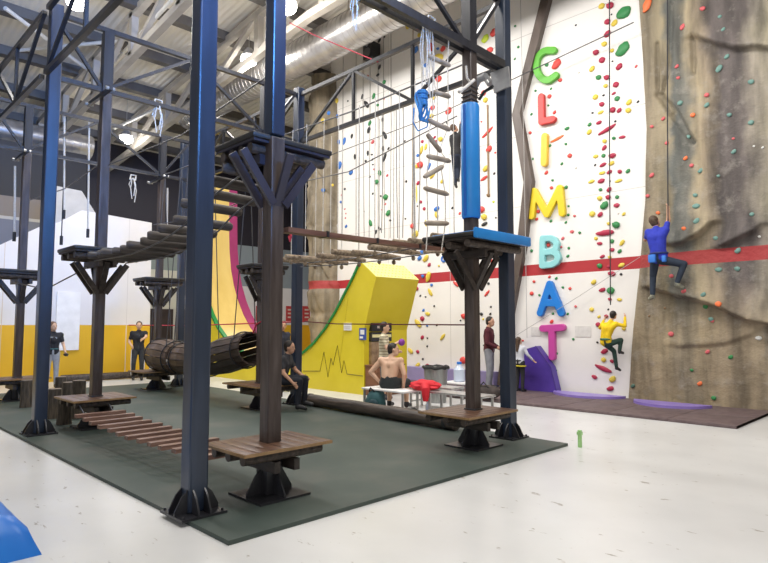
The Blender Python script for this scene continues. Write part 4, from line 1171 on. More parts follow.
H('r', (431, 47, 4.5), (443.5, 48.6, 3), (439, 78.5, 4), (433, 107.6, 2.8), (449, 111, 3.5), (420.5, 164.4, 4), (413, 226, 2.8), (494.4, 32.4, 4), (490.5, 49.7, 3.6), (484, 92.8, 3), (489.5, 149, 3.3), (482, 209, 3.8),
  (495.4, 152.6, 1.2), (460, 213.4, 1.5), (464, 315.9, 3.2), (463.6, 360, 3.6), (490.8, 260.5, 2), (481.6, 121.7, 1.1))
H('r', (488, 132, 2.2, 33, 3.4), (484.4, 178, 2, 22, 2.2), (456.3, 284, 1.9, -35, 2.3), (487.3, 293, 1.8, 45, 2.2), kind='bar')
H('m', (434.8, 137.3, 1.5), (436.5, 141, 1.7), (422.6, 141.5, 1.8), (418.4, 183, 2), (421, 201.7, 1.9), (424.4, 208.7, 1.8), (429.5, 264.8, 2), (417, 288.2, 2.4), (422.6, 318.5, 2.6), (422.6, 337.3, 2.1), (418, 351.5, 2.2), (427.8, 366.4, 2.9))
H('b', (416, 50, 3.4), (426, 65, 2.6), (418, 155.4, 1.8), (429, 166.5, 2, 50, 2), (437, 208.7, 2.4, 10, 1.6), (422, 252, 2.2), (420, 258, 2.5), (423, 276, 2.1), (431.8, 285, 1.6), (423.7, 310.2, 1.5), (427.3, 325.5, 1.4),
  (336.7, 116.4, 2.6), (339, 142, 1.8, 80, 1.4), (344.5, 141, 2.2, 60, 1.8), (340, 165, 2.6, 80, 1.5), (351.5, 172.4, 2.6), (323.6, 190, 2.6), (341, 202, 1.4), (346.4, 226.4, 1.6), (438, 48.6, 1.8), (329, 113, 2.2))
H('b', (444, 259, 3.4), kind='ring')
H('k', (379.6, 40.5, 1.6, 30, 1.7), (384.5, 36.7, 1.3), (379, 47, 1.7, 60, 1.6), (377.7, 52, 1.5, 60, 1.7), (379.6, 67, 1.7, 60, 1.5), (378, 75, 1.5, -10, 1.4), (348, 101, 1.1), (352, 136, 1.6, 80, 1.5), (367, 104.6, 2.4, -60, 2.0),
  (362.5, 96.5, 1.6, 60, 1.8), (369, 130, 2.2, 70, 1.5), (385.3, 135.6, 2.1, -70, 2.2), (382.6, 119.6, 1.5, 80, 1.6), (385, 157, 2, 60, 2.3), (383, 148.5, 1.6, 80, 1.6), (388.7, 148.5, 1.2, 30, 1.6),
  (355, 156.6, 1.6, 85, 1.7), (368, 153, 1.6, 80, 1.6), (372, 154.5, 1, 0, 1.5), (366, 161, 1.4), (372.5, 159.6, 1, 10, 1.5), (373, 164.5, .9, 0, 1.5), (370, 177, .9, 0, 1.7), (373, 193.7, 1.2), (381, 196, 1.2), (390.4, 220.4, 1.3),
  (379.7, 228.5, 1.4, -60, 1.6), (376, 232, 1.6, 50, 1.6), (345, 189, 1.3), (452.5, 208, 1.3), (405.6, 218.7, 1.1), (406.4, 181.4, 1.4), (494.4, 173.5, 1.3), (484.8, 224, 1.9, 12, 2.1), (496, 217.7, 1), (420.5, 295.7, 1.1), (425.8, 296.8, 1.1), (434.4, 306, 1.1),
  (437, 325, 1.2), (427.5, 338, 1.1), (423, 359, 1.2), (427.4, 346.2, 1.1), (460.7, 320.4, 1.1), (488.6, 283.5, 1.5), (488.6, 277, 1), (481.6, 313.8, 1.9), (491, 306.8, 1.1), (490.5, 313.8, 1.3), (417.5, 206, 1), (413, 196.4, 1.1), (405, 141, 1), (447, 122.8, 1.1))
H('g', (384.5, 82, 2.2), (374, 96, 2.2, 50, 1.3), (378, 105, 1.8), (370, 123, 2, 60, 1.4), (380, 173, 2.3, 80, 1.2), (377, 181.6, 2.9), (386, 197, 3), (388.7, 213, 3), (371, 223, 2.4, -60, 1.5), (379.7, 257, 2.5, 80, 1.3))
H('p', (373, 142, 2), (368, 76, 1.6), (384, 99, 1), (387.4, 175.5, 1.4), (363.7, 164, 1), (374, 169.4, 1), (385.5, 204, 1.2), (382, 209.7, 1), (342, 195, 1.1), (345, 209, .9), (346, 213.5, .9), (345.6, 218, .9))
H('e', (358.8, 203, .9), (358.4, 216.8, .9), (364, 211.5, .9), (359, 227, .9))
H('n', (488.6, 195, 2.2))
# --- dense column right of the letters
H('y', (602, 6, 3.1), (614.8, 23, 3.1), (604.5, 43.7, 3), (612.2, 50.5, 2.1), (592.4, 68.9, 2.8), (605.8, 85.7, 2.4), (595.8, 97, 2.8), (629.3, 102.3, 2.8), (628.6, 110.2, 3), (601, 112.4, 1.9, 0, 1.6), (589.6, 132, 2.6), (604.8, 141, 2.4),
  (596, 156.3, 1.9, 0, 1.4), (611.8, 163.3, 2.2, 0, 1.3), (602.4, 173, 1.7, 0, 2.1), (591.8, 181.6, 2, 0, 1.6), (619, 180.8, 1.7, 0, 2.2), (600, 198, 2.8), (592.6, 213.8, 3), (624, 214, 1.8), (608.8, 223.4, 2), (596.2, 238.4, 1.9), (622.3, 242.6, 2.2, 35, 1.5),
  (610, 257, 2), (621.8, 265, 2.2, 20, 1.5), (594, 282, 2.6), (619.7, 299.6, 1.7, -15, 1.6), (592, 309.4, 2.3), (599.2, 316.6, 1.6), (624, 328.4, 2.2), (603.9, 359.7, 2.5), (612.9, 379, 3.3))
H('m', (610.5, 5.3, 4), (607.7, 21.7, 3), (607.7, 34, 3.3), (596.2, 52.2, 3.3), (602.4, 60, 3.2), (619.5, 66.7, 3.2), (606.9, 77.2, 3.1), (616.3, 84.6, 3), (614, 93.4, 1.4, 0, 1.5), (602, 104, 2.8), (613, 109.8, 3), (619.5, 110.4, 2.4),
  (599.2, 122.4, 2.2, 20, 1.4), (622.5, 137.3, 1.9, -12, 1.7), (604.5, 147.7, 2.2, 25, 1.3), (612.6, 155.4, 3, 10, 1.3), (603.3, 164.8, 2.1, 10, 1.6), (609.7, 172, 2.1, 0, 1.3), (620, 171.4, 2.4), (601.6, 180.8, 2.4, 10, 1.5), (609.4, 189.5, 2.5),
  (608.4, 197, 2.8), (617, 205.3, 2.3, 0, 1.3), (600.5, 214.5, 2.6), (599.9, 243.3, 2, 0, 1.5), (612.2, 249.7, 2, 0, 1.3), (602.6, 256.5, 1.8, 0, 1.4), (608.6, 266.5, 1.6), (612.2, 273.6, 2.6, -10, 1.5), (602.6, 289.8, 2.2, 0, 1.5), (610, 299, 2),
  (598.4, 324.5, 2.5), (604.8, 351.2, 2.6, 10, 1.4), (612.2, 361, 2.2), (594.8, 377, 2.1, -20, 1.4), (610.7, 388.5, 2.5, 0, 1.4), (606.5, 316, 2.2))
H('m', (607.7, 129.2, 2.7, 20, 3.5), (605.8, 232.4, 3.4, 0, 2.7), (604, 368.5, 2.8, -18, 3.4), kind='bar')
H('g', (624.4, 12.4, 6.2, 15, 1.15), (623.3, 49, 6.0, 15, 1.2), (598.8, 77.2, 3), (617.5, 98.5, 2.7), (589.8, 124.5, 2), (614, 138, 2), (603.7, 155.6, 2.1), (628.2, 171, 2.2), (600.7, 189.5, 2), (617.3, 197, 2), (604.8, 205.3, 4), (616.5, 224.5, 4.1),
  (612.2, 241.2, 2.3), (619.9, 251.2, 2.1), (599.9, 265.5, 2.9), (611.2, 290.4, 3.8))
H('k', (611.6, 14.5, .9), (612.6, 61.2, 1), (603.7, 95.3, 1.1, 0, 1.3), (638.2, 101.7, 1.3), (592.6, 112.8, 1.1, 0, 1.3), (615.4, 121.3, 1.2), (595.2, 165, 1.2), (610, 181, 1), (621.2, 274.2, 1.4), (608.4, 309.4, 1), (597.5, 342.2, 1.3), (576, 25.2, 1))
H('p', (636.3, 66.3, 1.5))
H('e', (579, 72.5, 1.1), (618.4, 213.4, 1), (576, 168, 1))
# --- small holds round the letters
H('r', (560.4, 80, 2.3), (549.8, 96.3, 2.2), (554.7, 112.3, 1.9), (530.3, 132.6, 1.8), (570, 155.6, 2.4), (546.6, 172.6, 2), (551.7, 187.6, 2), (538.5, 211.4, 1.9), (537, 219.1, 1.6), (548.7, 244.7, 2.5), (543.8, 258.7, 1.8), (549.6, 276.8, 1.5),
  (534.2, 281.4, 1.7), (532, 293.4, 2.1), (552, 321.5, 2), (523, 340.5, 1.2), (570.2, 288.5, 1.6))
H('r', (557, 64.1, 4.3, 20, 1.2)); H('o', (557.6, 138.5, 1.8, 17, 4.4), kind='bar')
H('g', (547, 64.8, 2), (551.2, 88.7, 1.3), (548.5, 105.3, 1.3), (535.7, 90.8, 1.3), (531.6, 114.2, 1.4), (567.2, 128.3, 2, 15, 1.4), (523.3, 133, 1.7), (550.2, 145.6, 1.5), (566, 143.9, 1.6), (533, 158.8, 1.2), (562, 163.7, 1.5), (552.7, 180.1, 1.5),
  (566.4, 187.1, 1.9), (551.2, 221, 1.5), (568.7, 206, 1.3), (568.5, 214.8, 1.4), (566, 222.4, 1.4), (579.8, 232.6, 1.6), (569, 248, 1.4), (568, 256, 1.6), (563, 287.2, 1.5), (531.8, 250.8, 1.6), (556.5, 278.3, 1.5), (539.6, 295, 1.4), (553, 313.4, 1.5),
  (567.9, 313.9, 1.3), (573.4, 339, 1.5), (556.8, 353.3, 1.4), (556, 370.8, 1.4), (515.3, 26, 1.4), (518.5, 47, 1.4), (515, 59, 1.2))
H('p', (574.7, 215.8, 1.5), (572.2, 231.6, 1.7, 0, 1.3), (563, 238.4, 1.7), (561.3, 246.8, 1.5), (575.8, 306.4, 1.4))
# --- rock wall
NROCK = len(L_)
H('o', (647.4, 5, 4.2, 55, 1.6), (684, 228.3, 2.3), (693.1, 115, 2.3), (685.7, 158.2, 2.1), (658.2, 212.7, 2.1), (718.6, 303.9, 2.9), (700.1, 383.5, 2.3))
H('p', (702.9, 8.4, 2.7), (682.6, 26.8, 2.4, 60, 1.3), (677, 66.4, 1.9), (678.3, 77.7, 1.9), (707, 95, 2.3), (663.4, 118.6, 1.9), (652, 126.4, 1.9), (667, 143, 1.9), (652, 175.2, 2.3), (647.8, 195.7, 2.1), (671.6, 276, 2.1), (684, 291, 2.3),
  (712.4, 320.7, 1.9), (671.3, 333.9, 2.6), (707.8, 351.7, 2.1), (733.4, 138.5, 1.5), (691.8, 165.4, 2))
H('t', (727, 56.6, 2.3), (719, 68.8, 2.8, 40, 1.6), (680.4, 103, 2.6), (707, 105, 2.4), (751.3, 81.6, 2.9), (720, 16.6, 1.8), (723.4, 29.3, 1.9), (729.5, 114.6, 2.4), (688.2, 137.1, 2.4), (700.7, 170.7, 2.4), (695.5, 195, 2.4), (696.6, 206, 2.7, 0, 1.3), (734, 151.6, 2.3),
  (718.5, 175.8, 1.8), (751.3, 122.5, 2.6), (696.8, 220.9, 2.9), (715.8, 237.9, 2.4), (752.1, 214.2, 2.1), (738.2, 250.5, 2.8), (737.5, 268.5, 2.8), (718.9, 269.5, 2.4, 0, 1.3), (703.5, 294.5, 2.4), (711.2, 318.9, 2.5))
H('g', (705.7, 306.6, 2.3), (730.9, 357, 2.2), (691.8, 369.9, 1.8), (714, 397.9, 2.3)); H('d', (633.2, 385.8, 2.1))
H('w', (759.5, 236.5, 1.5), (759, 338, 2.2, 0, 1.3), (762.7, 147.5, 1.2), (754, 146, 1.2)); H('n', (665, 308, 1.2), (649.3, 316, 1.2))

ORD = ['topmost', 'second', 'third', 'fourth', 'fifth', 'sixth', 'seventh', 'eighth', 'ninth', 'tenth', 'eleventh', 'twelfth', 'thirteenth', 'fourteenth', 'fifteenth', 'sixteenth', 'seventeenth', 'eighteenth', 'nineteenth', 'twentieth',
       'twenty-first', 'twenty-second', 'twenty-third', 'twenty-fourth', 'twenty-fifth', 'twenty-sixth', 'twenty-seventh', 'twenty-eighth', 'twenty-ninth', 'thirtieth', 'thirty-first', 'thirty-second', 'thirty-third', 'thirty-fourth', 'thirty-fifth',
       'thirty-sixth', 'thirty-seventh', 'thirty-eighth', 'thirty-ninth', 'fortieth']
def zone(x, y, i):
    if i >= NROCK: 
        s = 'left' if x < 686 else ('middle' if x < 726 else 'right')
        v = 'above the red stripe' if y < 247 + (768 - x) * .08 else 'below the red stripe'
        return '%s rock wall %s' % (s, v), 'holds on the rock wall'
    if x < 334: return 'the rock pillar', 'holds on the rock pillar'
    if x < 400:
        return 'white wall %s' % ('beside the loudspeaker' if y < 118 else 'behind the hanging ropes'), 'holds at the far left of the white wall'
    if x < 455:
        if y < 60: z = 'beside the white rope bundles'
        elif y < 125: z = 'around the upper ladder rungs'
        elif y < 190: z = 'around the middle ladder rungs'
        elif y < 242: z = 'around the lowest ladder rungs'
        elif y < 283: z = 'at the red stripe near ramp'
        else: z = 'under the red stripe near ramp'
        return 'white wall ' + z, 'holds on the white wall behind the rope ladder'
    if x < 500: return 'white wall beside the %s' % ('blue padded post' if y < 232 else 'blue platform post'), 'holds beside the blue padded post'
    if x < 585:
        best = min([(65, 'C'), (108, 'L'), (150, 'I'), (202, 'M'), (252, 'B'), (298, 'A'), (345, 'T')], key=lambda t: abs(t[0] - y))[1]
        if x < 520: best = None
        return ('white wall strip left of the brown edging' if best is None else 'white wall around the letter ' + best), 'small holds around the wall letters'
    return 'dense column %s' % ('above the slanted maroon bar' if y < 127 else ('between the two big maroon bars' if y < 230 else ('just above the climber in yellow' if y < 322 else 'beneath the climber in yellow'))), 'holds in the dense column right of the letters'
groups = {}
for i, h in enumerate(L_):
    zn, gr = zone(h[0], h[1], i)
    groups.setdefault((zn, h[3]), []).append(i)
order = {}
for (zn, c), idx in groups.items():
    idx.sort(key=lambda i: (L_[i][1], L_[i][0]))
    for n, i in enumerate(idx): order[i] = (n, len(idx), zn)
R3 = Matrix
for i, (x, y, rr, col, kind, ang, stt) in enumerate(L_):
    if i >= NROCK:
        yy = WY - .15
        for _ in range(4):
            p = at(x, y, 1, yy)
            yy = WY - relief(p.x, p.z)
        p = at(x, y, 1, yy)
    elif 300 < x < 334:
        yy = WY - .5
        for _ in range(6):
            p = at(x, y, 1, yy)
            yy = pillar_y(p.x, p.z)
        p = at(x, y, 1, yy)
    else: p = at(x, y, 1, WY)
    dep = (p - CAM).dot(FW)
    R_ = rr / F_PX * dep * 1.02
    if kind == 'auto': k2 = ['jug', 'drop', 'wedge'][(i * 7) % 3] if stt < 1.6 else 'wedge'
    else: k2 = kind
    me = hold_mesh('jug' if k2 == 'bar' else k2, col, (i * 5) % 3 if k2 != 'ring' else 0)
    o = bpy.data.objects.new('climbing_hold', me)
    COL.objects.link(o)
    o.location = (p.x, p.y + .0, p.z)
    o.scale = (R_ * stt, R_ * .8 if R_ < .12 else R_ * .6, R_)
    o.rotation_euler = (0, -math.radians(ang), 0)
    n, tot, zn = order[i]
    size = 'large' if rr * stt > 4.8 else ('tiny' if rr * stt < 1.45 else ('small' if rr * stt < 2.2 else 'rounded'))
    if stt >= 1.6 and rr * stt > 2.6: size = 'long' if stt > 2 else 'elongated'
    if kind == 'ring': size = 'ring-shaped'
    nm = CN[col]
    if tot == 1: lab = '%s %s hold, only %s one on %s' % (size, nm, nm, zn)
    else: lab = '%s %s hold, %s %s one down on %s' % (size, nm, (ORD[n] if n < tot - 1 else 'lowest'), nm, zn)
    lab = lab.replace('one down', 'one' if n in (0, tot - 1) else 'one down')
    tag(o, lab, 'climbing hold', zone(x, y, i)[1])
# pale plates low on the wall beside the letter T
for k, (a, b_, c, d_) in enumerate([(531, 327, 541, 336), (575, 326, 591, 337)]):
    p, q = at(a, b_, 1, WY - .01), at(c, d_, 1, WY - .01)
    solo('wall_notice', MB().box(p.x, q.x, WY - .012, WY, q.z, p.z), mat('faint_grey_plate', (.62, .60, .58), (.7, .68, .66), 12, rough=.5),
         ['faint grey notice on the wall between the child and the letter T', 'faint grey worn notice on the wall right of the letter T'][k], 'notice')

# ------------------------------------------------------------------ furniture by the ramp
def bench(x0, x1, y0, y1, h, lab, top):
    r = root('folding_bench', ((x0 + x1) / 2, (y0 + y1) / 2, 0), lab, 'bench')
    MB().chbox(x0, x1, y0, y1, h - .035, h, .01).build('bench_top', top, r)
    for x in (x0 + .05, x1 - .05):
        for y in (y0 + .04, y1 - .04):
            MB().box(x - .017, x + .017, y - .017, y + .017, 0, h - .035).build('leg', METAL, r)
        MB().box(x - .012, x + .012, y0 + .04, y1 - .04, .10, .125).build('stretcher', METAL, r)
    return r
bench(-8.35, -7.25, 7.68, 8.15, .42, 'white-topped metal bench on which the shirtless man sits', WHITE)
bench(-6.95, -5.75, 7.95, 8.35, .44, 'grey metal bench in front of the bin', METAL)
bench(-8.0, -6.9, 8.6, 9.0, .44, 'metal bench behind the red jacket', METAL)
# jacket
mb = MB()
bm = bmesh.new(); bmesh.ops.create_icosphere(bm, subdivisions=4, radius=1)
for v in bm.verts:
    d = v.co.normalized()
    k = 1 + .18 * noise.noise(d * 2.2) + .08 * noise.noise(d * 6)
    v.co = V((-7.15 + d.x * .32 * k, 8.15 + d.y * .2 * k, .50 + d.z * (.11 if d.z > 0 else .09) * k))
bm.verts.index_update()
mb.add([v.co.copy() for v in bm.verts], [tuple(v.index for v in f.verts) for f in bm.faces]); bm.free()
r = root('jacket', (-7.15, 8.1, .43), 'bright red jacket lying heaped on the bench behind the bare-backed man', 'jacket')
mb.build('cloth', mat('red_cloth', (.60, .008, .02), (.72, .02, .035), 4, rough=.7, bump=.2), r)
MB().path([(-7.0, 7.98, .52), (-6.92, 7.9, .46), (-6.9, 7.88, .34), (-6.9, 7.88, .27)], .06, 12, radii=[.08, .075, .06, .045]).build('sleeve', mat('red_cloth', (.6, .01, .02), rough=.7), r)
# bin
c = V((-8.45, 10.25, 0))
c = at(436, 402, 2, 0)
r = root('waste_bin', c, 'grey metal waste bin with black liner rim behind the benches', 'bin')
MB().path([c, c + V((0, 0, .72))], .24, 28, radii=[.21, .25]).build('body', mat('brushed_grey_bin', (.30, .31, .30), (.40, .41, .40), 12, (6, 6, .3), rough=.35, metal=.6), r)
MB().path([c + V((.26 * math.cos(2 * PI * i / 20), .26 * math.sin(2 * PI * i / 20), .72 + .012 * math.sin(i * 2.1))) for i in range(21)], .035, 8, cap=False).build('liner_rim', BLACK, r)
MB().path([c + V((0, 0, .68)), c + V((0, 0, .70))], .24, 24).build('liner', BLACK, r)
# water bottle
c = at(459.5, 398, 2, 0)
r = root('water_jug', (c.x, c.y, .35), 'clear plastic water jug with blue cap on a small table near the bin', 'water jug')
MB().path([c + V((0, 0, z)) for z in (.36, .37, .62, .70, .74)], .1, 20, radii=[.10, .125, .125, .06, .05]).build('jug', mat('clear_blue_plastic', (.55, .62, .75), rough=.2), r)
MB().path([c + V((0, 0, .74)), c + V((0, 0, .79))], .055, 16).build('cap', mat('blue_cap', (.02, .2, .7), rough=.4), r)
r = root('side_table', (c.x, c.y, 0), 'small white table carrying the water jug', 'table')
MB().chbox(c.x - .3, c.x + .3, c.y - .25, c.y + .25, .32, .355, .008).build('table_top', WHITE, r)
for sx in (-1, 1):
    for sy in (-1, 1): MB().box(c.x + sx * .26 - .015, c.x + sx * .26 + .015, c.y + sy * .21 - .015, c.y + sy * .21 + .015, 0, .32).build('leg', METAL, r)
# backpack
c = at(376, 411, 2, 0)
r = root('backpack', c, 'dark teal backpack on the floor at the left foot of the white-topped bench', 'backpack')
mb = MB().ball(c + V((0, 0, .2)), .2, (1.1, .75, 1.0), 18, 12)
mb.v = [v + V((.03, .03, .02)) * noise.noise(v * 6) for v in mb.v]
for i, v in enumerate(mb.v): v.z = max(.003, v.z)
bag_ = mb.build('bag', mat('teal_cloth', (.02, .075, .085), (.04, .12, .13), 8, rough=.8, bump=.2), r)
MB().ball(c + V((.06, -.13, .14)), .11, (1.1, .5, .9), 14, 10).build('front_pocket', mat('dark_teal_cloth', (.012, .04, .05), rough=.8), bag_)
MB().path([c + V((-.1, -.08, .36)), c + V((-.05, -.1, .43)), c + V((.05, -.08, .37))], .014, 8).build('handle', BLACK, r)
c = at(372, 412, 2, 0) + V((-.1, .1, 0))
solo('shoe_pair', MB().ball(c + V((.7, .15, .05)), .06, (2, .9, .9), 12, 8).ball(c + V((.72, .33, .05)), .06, (2, .9, .9), 12, 8), BLACK, 'dark shoes on the floor under the white-topped bench', 'shoes')
# bottle under bench
c = at(428, 414, 2, 0)
solo('bottle', MB().path([c + V((0, 0, z)) for z in (0, .01, .17, .21, .24)], .04, 14, radii=[.038, .042, .042, .018, .016]), mat('clear_blue_plastic', (.5, .5, .5)), 'pale bottle on the floor between the two benches', 'bottle')
# dark bag on brown mat near maroon man
c = at(487, 399, 2, .05)
r = root('sports_bag', c, 'dark sports bag on the floor behind the low deck, near the man in maroon', 'bag')
mb = MB().ball(c + V((0, 0, .15)), .16, (2.1, 1, .92), 18, 12); 
for v in mb.v: v.z = max(.0505, v.z)
mb.build('bag', mat('dark_brown_cloth', (.03, .022, .02), (.06, .045, .04), 8, rough=.8, bump=.2), r)
MB().path([c + V((-.12, -.1, .25)), c + V((0, -.12, .36)), c + V((.12, -.1, .25))], .014, 8).build('handle', BLACK, r)
# ------------------------------------------------------------------ people
SKIN = mat('skin', (.50, .27, .17), (.58, .33, .22), 5, rough=.55)
SKIN2 = mat('skin_light', (.62, .38, .25), (.70, .45, .31), 5, rough=.5)
def cloth(n, c, k=1.25): return mat('cloth_' + n, c, tuple(min(1, v * k) for v in c), 9, rough=.85, bump=.15)
EYE = mat('eye_dark', (.03, .02, .015), rough=.3)
LIP = mat('lips', (.36, .12, .10), rough=.5)

def caps(mb, p, q, r1, r2, n=14):
    p = V(p); q = V(q)
    d = (q - p)
    L = d.length
    if L < 1e-5: mb.ball(p, r1, (1, 1, 1), n, 10); return
    k = 5
    mb.path([p.lerp(q, i / k) for i in range(k + 1)], r1, n, radii=[r1 + (r2 - r1) * i / k for i in range(k + 1)])
    mb.ball(p, r1, (1, 1, 1), n, 10); mb.ball(q, r2, (1, 1, 1), n, 10)
def fused(mb, name, m, parent, vox, sm=4):
    o = mb.build(name + '_raw', m, parent)
    md = o.modifiers.new('r', 'REMESH'); md.mode = 'VOXEL'; md.voxel_size = vox; md.use_smooth_shade = True
    s_ = o.modifiers.new('s', 'SMOOTH'); s_.iterations = sm; s_.factor = .5
    dg = bpy.context.evaluated_depsgraph_get()
    me = bpy.data.meshes.new_from_object(o.evaluated_get(dg))
    bpy.data.objects.remove(o)
    me.name = name
    me.materials.clear(); me.materials.append(m)
    me.polygons.foreach_set('use_smooth', [True] * len(me.polygons))
    q = bpy.data.objects.new(name, me)
    COL.objects.link(q)
    q.parent = parent
    return q

def person(loc, yaw, H_, J, look, label, top, bottom, hair, shoes, skin=SKIN, sleeves='short', hair_len='short', female=False, shorts=False, build_=1.0, extras=None, bag_hand=None, name='person'):
    """J: joints in the person's own frame (x right, y forward, z up), unit = metres for height 1.75; scaled to H_"""
    s = H_ / 1.75
    c, s_ = math.cos(yaw), math.sin(yaw)
    loc = V(loc)
    def W(p): return V((loc.x + (p[0] * c - p[1] * s_) * s, loc.y + (p[0] * s_ + p[1] * c) * s, loc.z + p[2] * s))
    base = dict(pelvis=(0, 0, .95), waist=(0, 0, 1.10), chest=(0, .0, 1.30), neck=(0, -.01, 1.47), head=(0, .02, 1.62),
                shL=(-.18, 0, 1.40), shR=(.18, 0, 1.40), elL=(-.24, -.02, 1.12), elR=(.24, -.02, 1.12), wrL=(-.25, .05, .87), wrR=(.25, .05, .87),
                hiL=(-.09, 0, .92), hiR=(.09, 0, .92), knL=(-.10, .02, .50), knR=(.10, .02, .50), anL=(-.11, -.02, .09), anR=(.11, -.02, .09))
    base.update(J)
    J = {k: W(v) for k, v in base.items()}
    fwd = V((-s_, c, 0)); rgt = V((c, s_, 0))
    lk = V((look[0] * c - look[1] * s_, look[0] * s_ + look[1] * c, look[2])).normalized()
    r = root(name, loc, label, 'person')
    b_ = build_ * s
    mb = MB()
    def cp(a, bb, r1, r2, f=1.0, m_=None): caps(m_ or mb, J[a] if isinstance(a, str) else a, J[bb] if isinstance(bb, str) else bb, r1 * b_ * f, r2 * b_ * f)
    # torso
    def torso(m_, g=0.0, low=True):
        for sd in (-1, 1):
            o1 = (J['shR'] - J['shL']).normalized() * sd
            cp(J['chest'] + o1 * .075 * s, J['waist'] + o1 * .05 * s, .095 + g, .085 + g, m_=m_)
            cp(J['waist'] + o1 * .05 * s, J['pelvis'] + o1 * .055 * s, .085 + g, .10 + g, m_=m_)
            cp(J['chest'] + o1 * .075 * s, J['shR' if sd > 0 else 'shL'], .095 + g, .062 + g, m_=m_)
        cp('neck', 'chest', .055 + g * .6, .10 + g, m_=m_)
        cp(J['shL'], J['shR'], .055 + g, .055 + g, m_=m_)
    torso(mb)
    hl = J['head']
    up = (hl - J['neck']).normalized()
    upv = (up - lk * up.dot(lk)).normalized()
    side = lk.cross(upv).normalized()
    cp('neck', hl - up * .05 * s, .052, .048)
    rot = Matrix((side, lk, upv)).transposed()
    hs = s
    mb.ball(hl + upv * .02 * hs, .098 * hs, (.80, .98, 1.12), 18, 14, rot)
    mb.ball(hl + lk * .035 * hs - upv * .055 * hs, .062 * hs, (.86, .95, .95), 14, 10, rot)
    # nose, ears
    caps(mb, hl + lk * .088 * hs + upv * .015 * hs, hl + lk * .108 * hs - upv * .018 * hs, .010 * hs, .014 * hs, 8)
    for sd in (-1, 1): mb.ball(hl + side * sd * .082 * hs - upv * .005 * hs, .026 * hs, (.4, .8, 1.15), 10, 8, rot)
    # arms, hands
    for sd, e in ((-1, 'L'), (1, 'R')):
        cp('sh' + e, 'el' + e, .050, .040); cp('el' + e, 'wr' + e, .040, .027)
        d = (J['wr' + e] - J['el' + e]).normalized()
        t = d.cross(fwd if abs(d.dot(fwd)) < .8 else V((0, 0, 1))).normalized()
        nn = t.cross(d).normalized()
        # bend forward a little: fingers curl towards the palm side
        w0 = J['wr' + e]
        cp(w0, w0 + d * .05 * s, .026, .030)
        for k in range(4):
            o1 = nn * (-.026 + .0175 * k) * s
            L1 = (.040, .046, .043, .034)[k] * s
            a = w0 + d * .06 * s + o1
            cu = t * sd * .35
            p1 = a + d * .035 * s
            p2 = p1 + (d + cu).normalized() * L1 * .8
            p3 = p2 + (d * .6 + cu * 2).normalized() * L1 * .7
            for u_, v_, ra, rb in ((w0 + d * .02 * s + o1 * .7, p1, .014, .012), (p1, p2, .0105, .0095), (p2, p3, .0095, .0085)):
                caps(mb, u_, v_, ra * s, rb * s, 8)
        th = w0 + d * .025 * s + nn * .032 * s
        caps(mb, w0 + d * .02 * s, th, .016 * s, .013 * s, 8)
        caps(mb, th, th + (d * .7 + nn * .7).normalized() * .05 * s, .012 * s, .010 * s, 8)
    # legs, feet
    for e in 'LR':
        cp('hi' + e, 'kn' + e, .083, .054); cp('kn' + e, 'an' + e, .052, .035)
        cp('hi' + e, 'pelvis', .085, .09)
    feet = {}
    for e in 'LR':
        k_ = 'ft' + e
        fd = J[k_] - J['an' + e] if k_ in J else fwd * .16 * s + V((0, 0, -.05 * s))
        feet[e] = J['an' + e] + fd
        caps(mb, J['an' + e] - V((0, 0, .03 * s)), feet[e], .034 * s, .030 * s, 10)
    vox = .0105 if H_ > 1.5 else .009
    fused(mb, 'body', skin, r, vox, 3)
    # clothes
    if top:
        m_ = MB(); torso(m_, .016)
        if female: cp(J['chest'] + fwd * .07 * s, J['chest'] + fwd * .075 * s - V((0, 0, .03)), .09, .09, m_=m_)
        for e in 'LR':
            if sleeves == 'short':
                mid = J['sh' + e].lerp(J['el' + e], .62); cp('sh' + e, mid, .060, .054, m_=m_)
            else:
                cp('sh' + e, 'el' + e, .064, .054, m_=m_); cp('el' + e, J['el' + e].lerp(J['wr' + e], .93), .052, .040, m_=m_)
        q = fused(m_, 'shirt', top, r, .014, 5)
    m_ = MB()
    for e in 'LR':
        cp('hi' + e, 'kn' + e, .098, .068 if not shorts else .082, m_=m_)
        if not shorts: cp('kn' + e, J['kn' + e].lerp(J['an' + e], .96), .066, .052, m_=m_)
        cp('hi' + e, 'pelvis', .10, .108, m_=m_)
    cp('pelvis', J['pelvis'].lerp(J['waist'], .45), .115, .105, m_=m_)
    for sd in (-1, 1):
        o1 = (J['hiR'] - J['hiL']).normalized() * sd * .06 * s
        cp(J['pelvis'] + o1, J['pelvis'].lerp(J['waist'], .5) + o1, .105, .098, m_=m_)
    fused(m_, 'shorts' if shorts else 'trousers', bottom, r, .014, 5)
    for e in 'LR':
        m_ = MB()
        caps(m_, J['an' + e] - V((0, 0, .02 * s)), feet[e], .047 * s, .040 * s, 12)
        caps(m_, J['an' + e] + V((0, 0, .01 * s)), J['an' + e] - V((0, 0, .04 * s)), .048 * s, .048 * s, 12)
        fused(m_, 'shoe', shoes, r, .012, 3)
    # hair
    m_ = MB()
    m_.ball(hl + upv * .045 * hs - lk * .022 * hs, .104 * hs, (.86, .98, 1.0), 18, 12, rot)
    m_.ball(hl + upv * .0 * hs - lk * .045 * hs, .088 * hs, (.88, .85, 1.0), 16, 12, rot)
    if hair_len == 'long':
        caps(m_, hl - lk * .06 * hs, J['neck'] - lk * .09 * hs - V((0, 0, .14 * hs)), .075 * hs, .05 * hs)
    if hair_len == 'tail':
        caps(m_, hl - lk * .09 * hs + upv * .03 * hs, hl - lk * .15 * hs - V((0, 0, .14 * hs)), .04 * hs, .022 * hs)
    fused(m_, 'hair', hair, r, .012, 2)
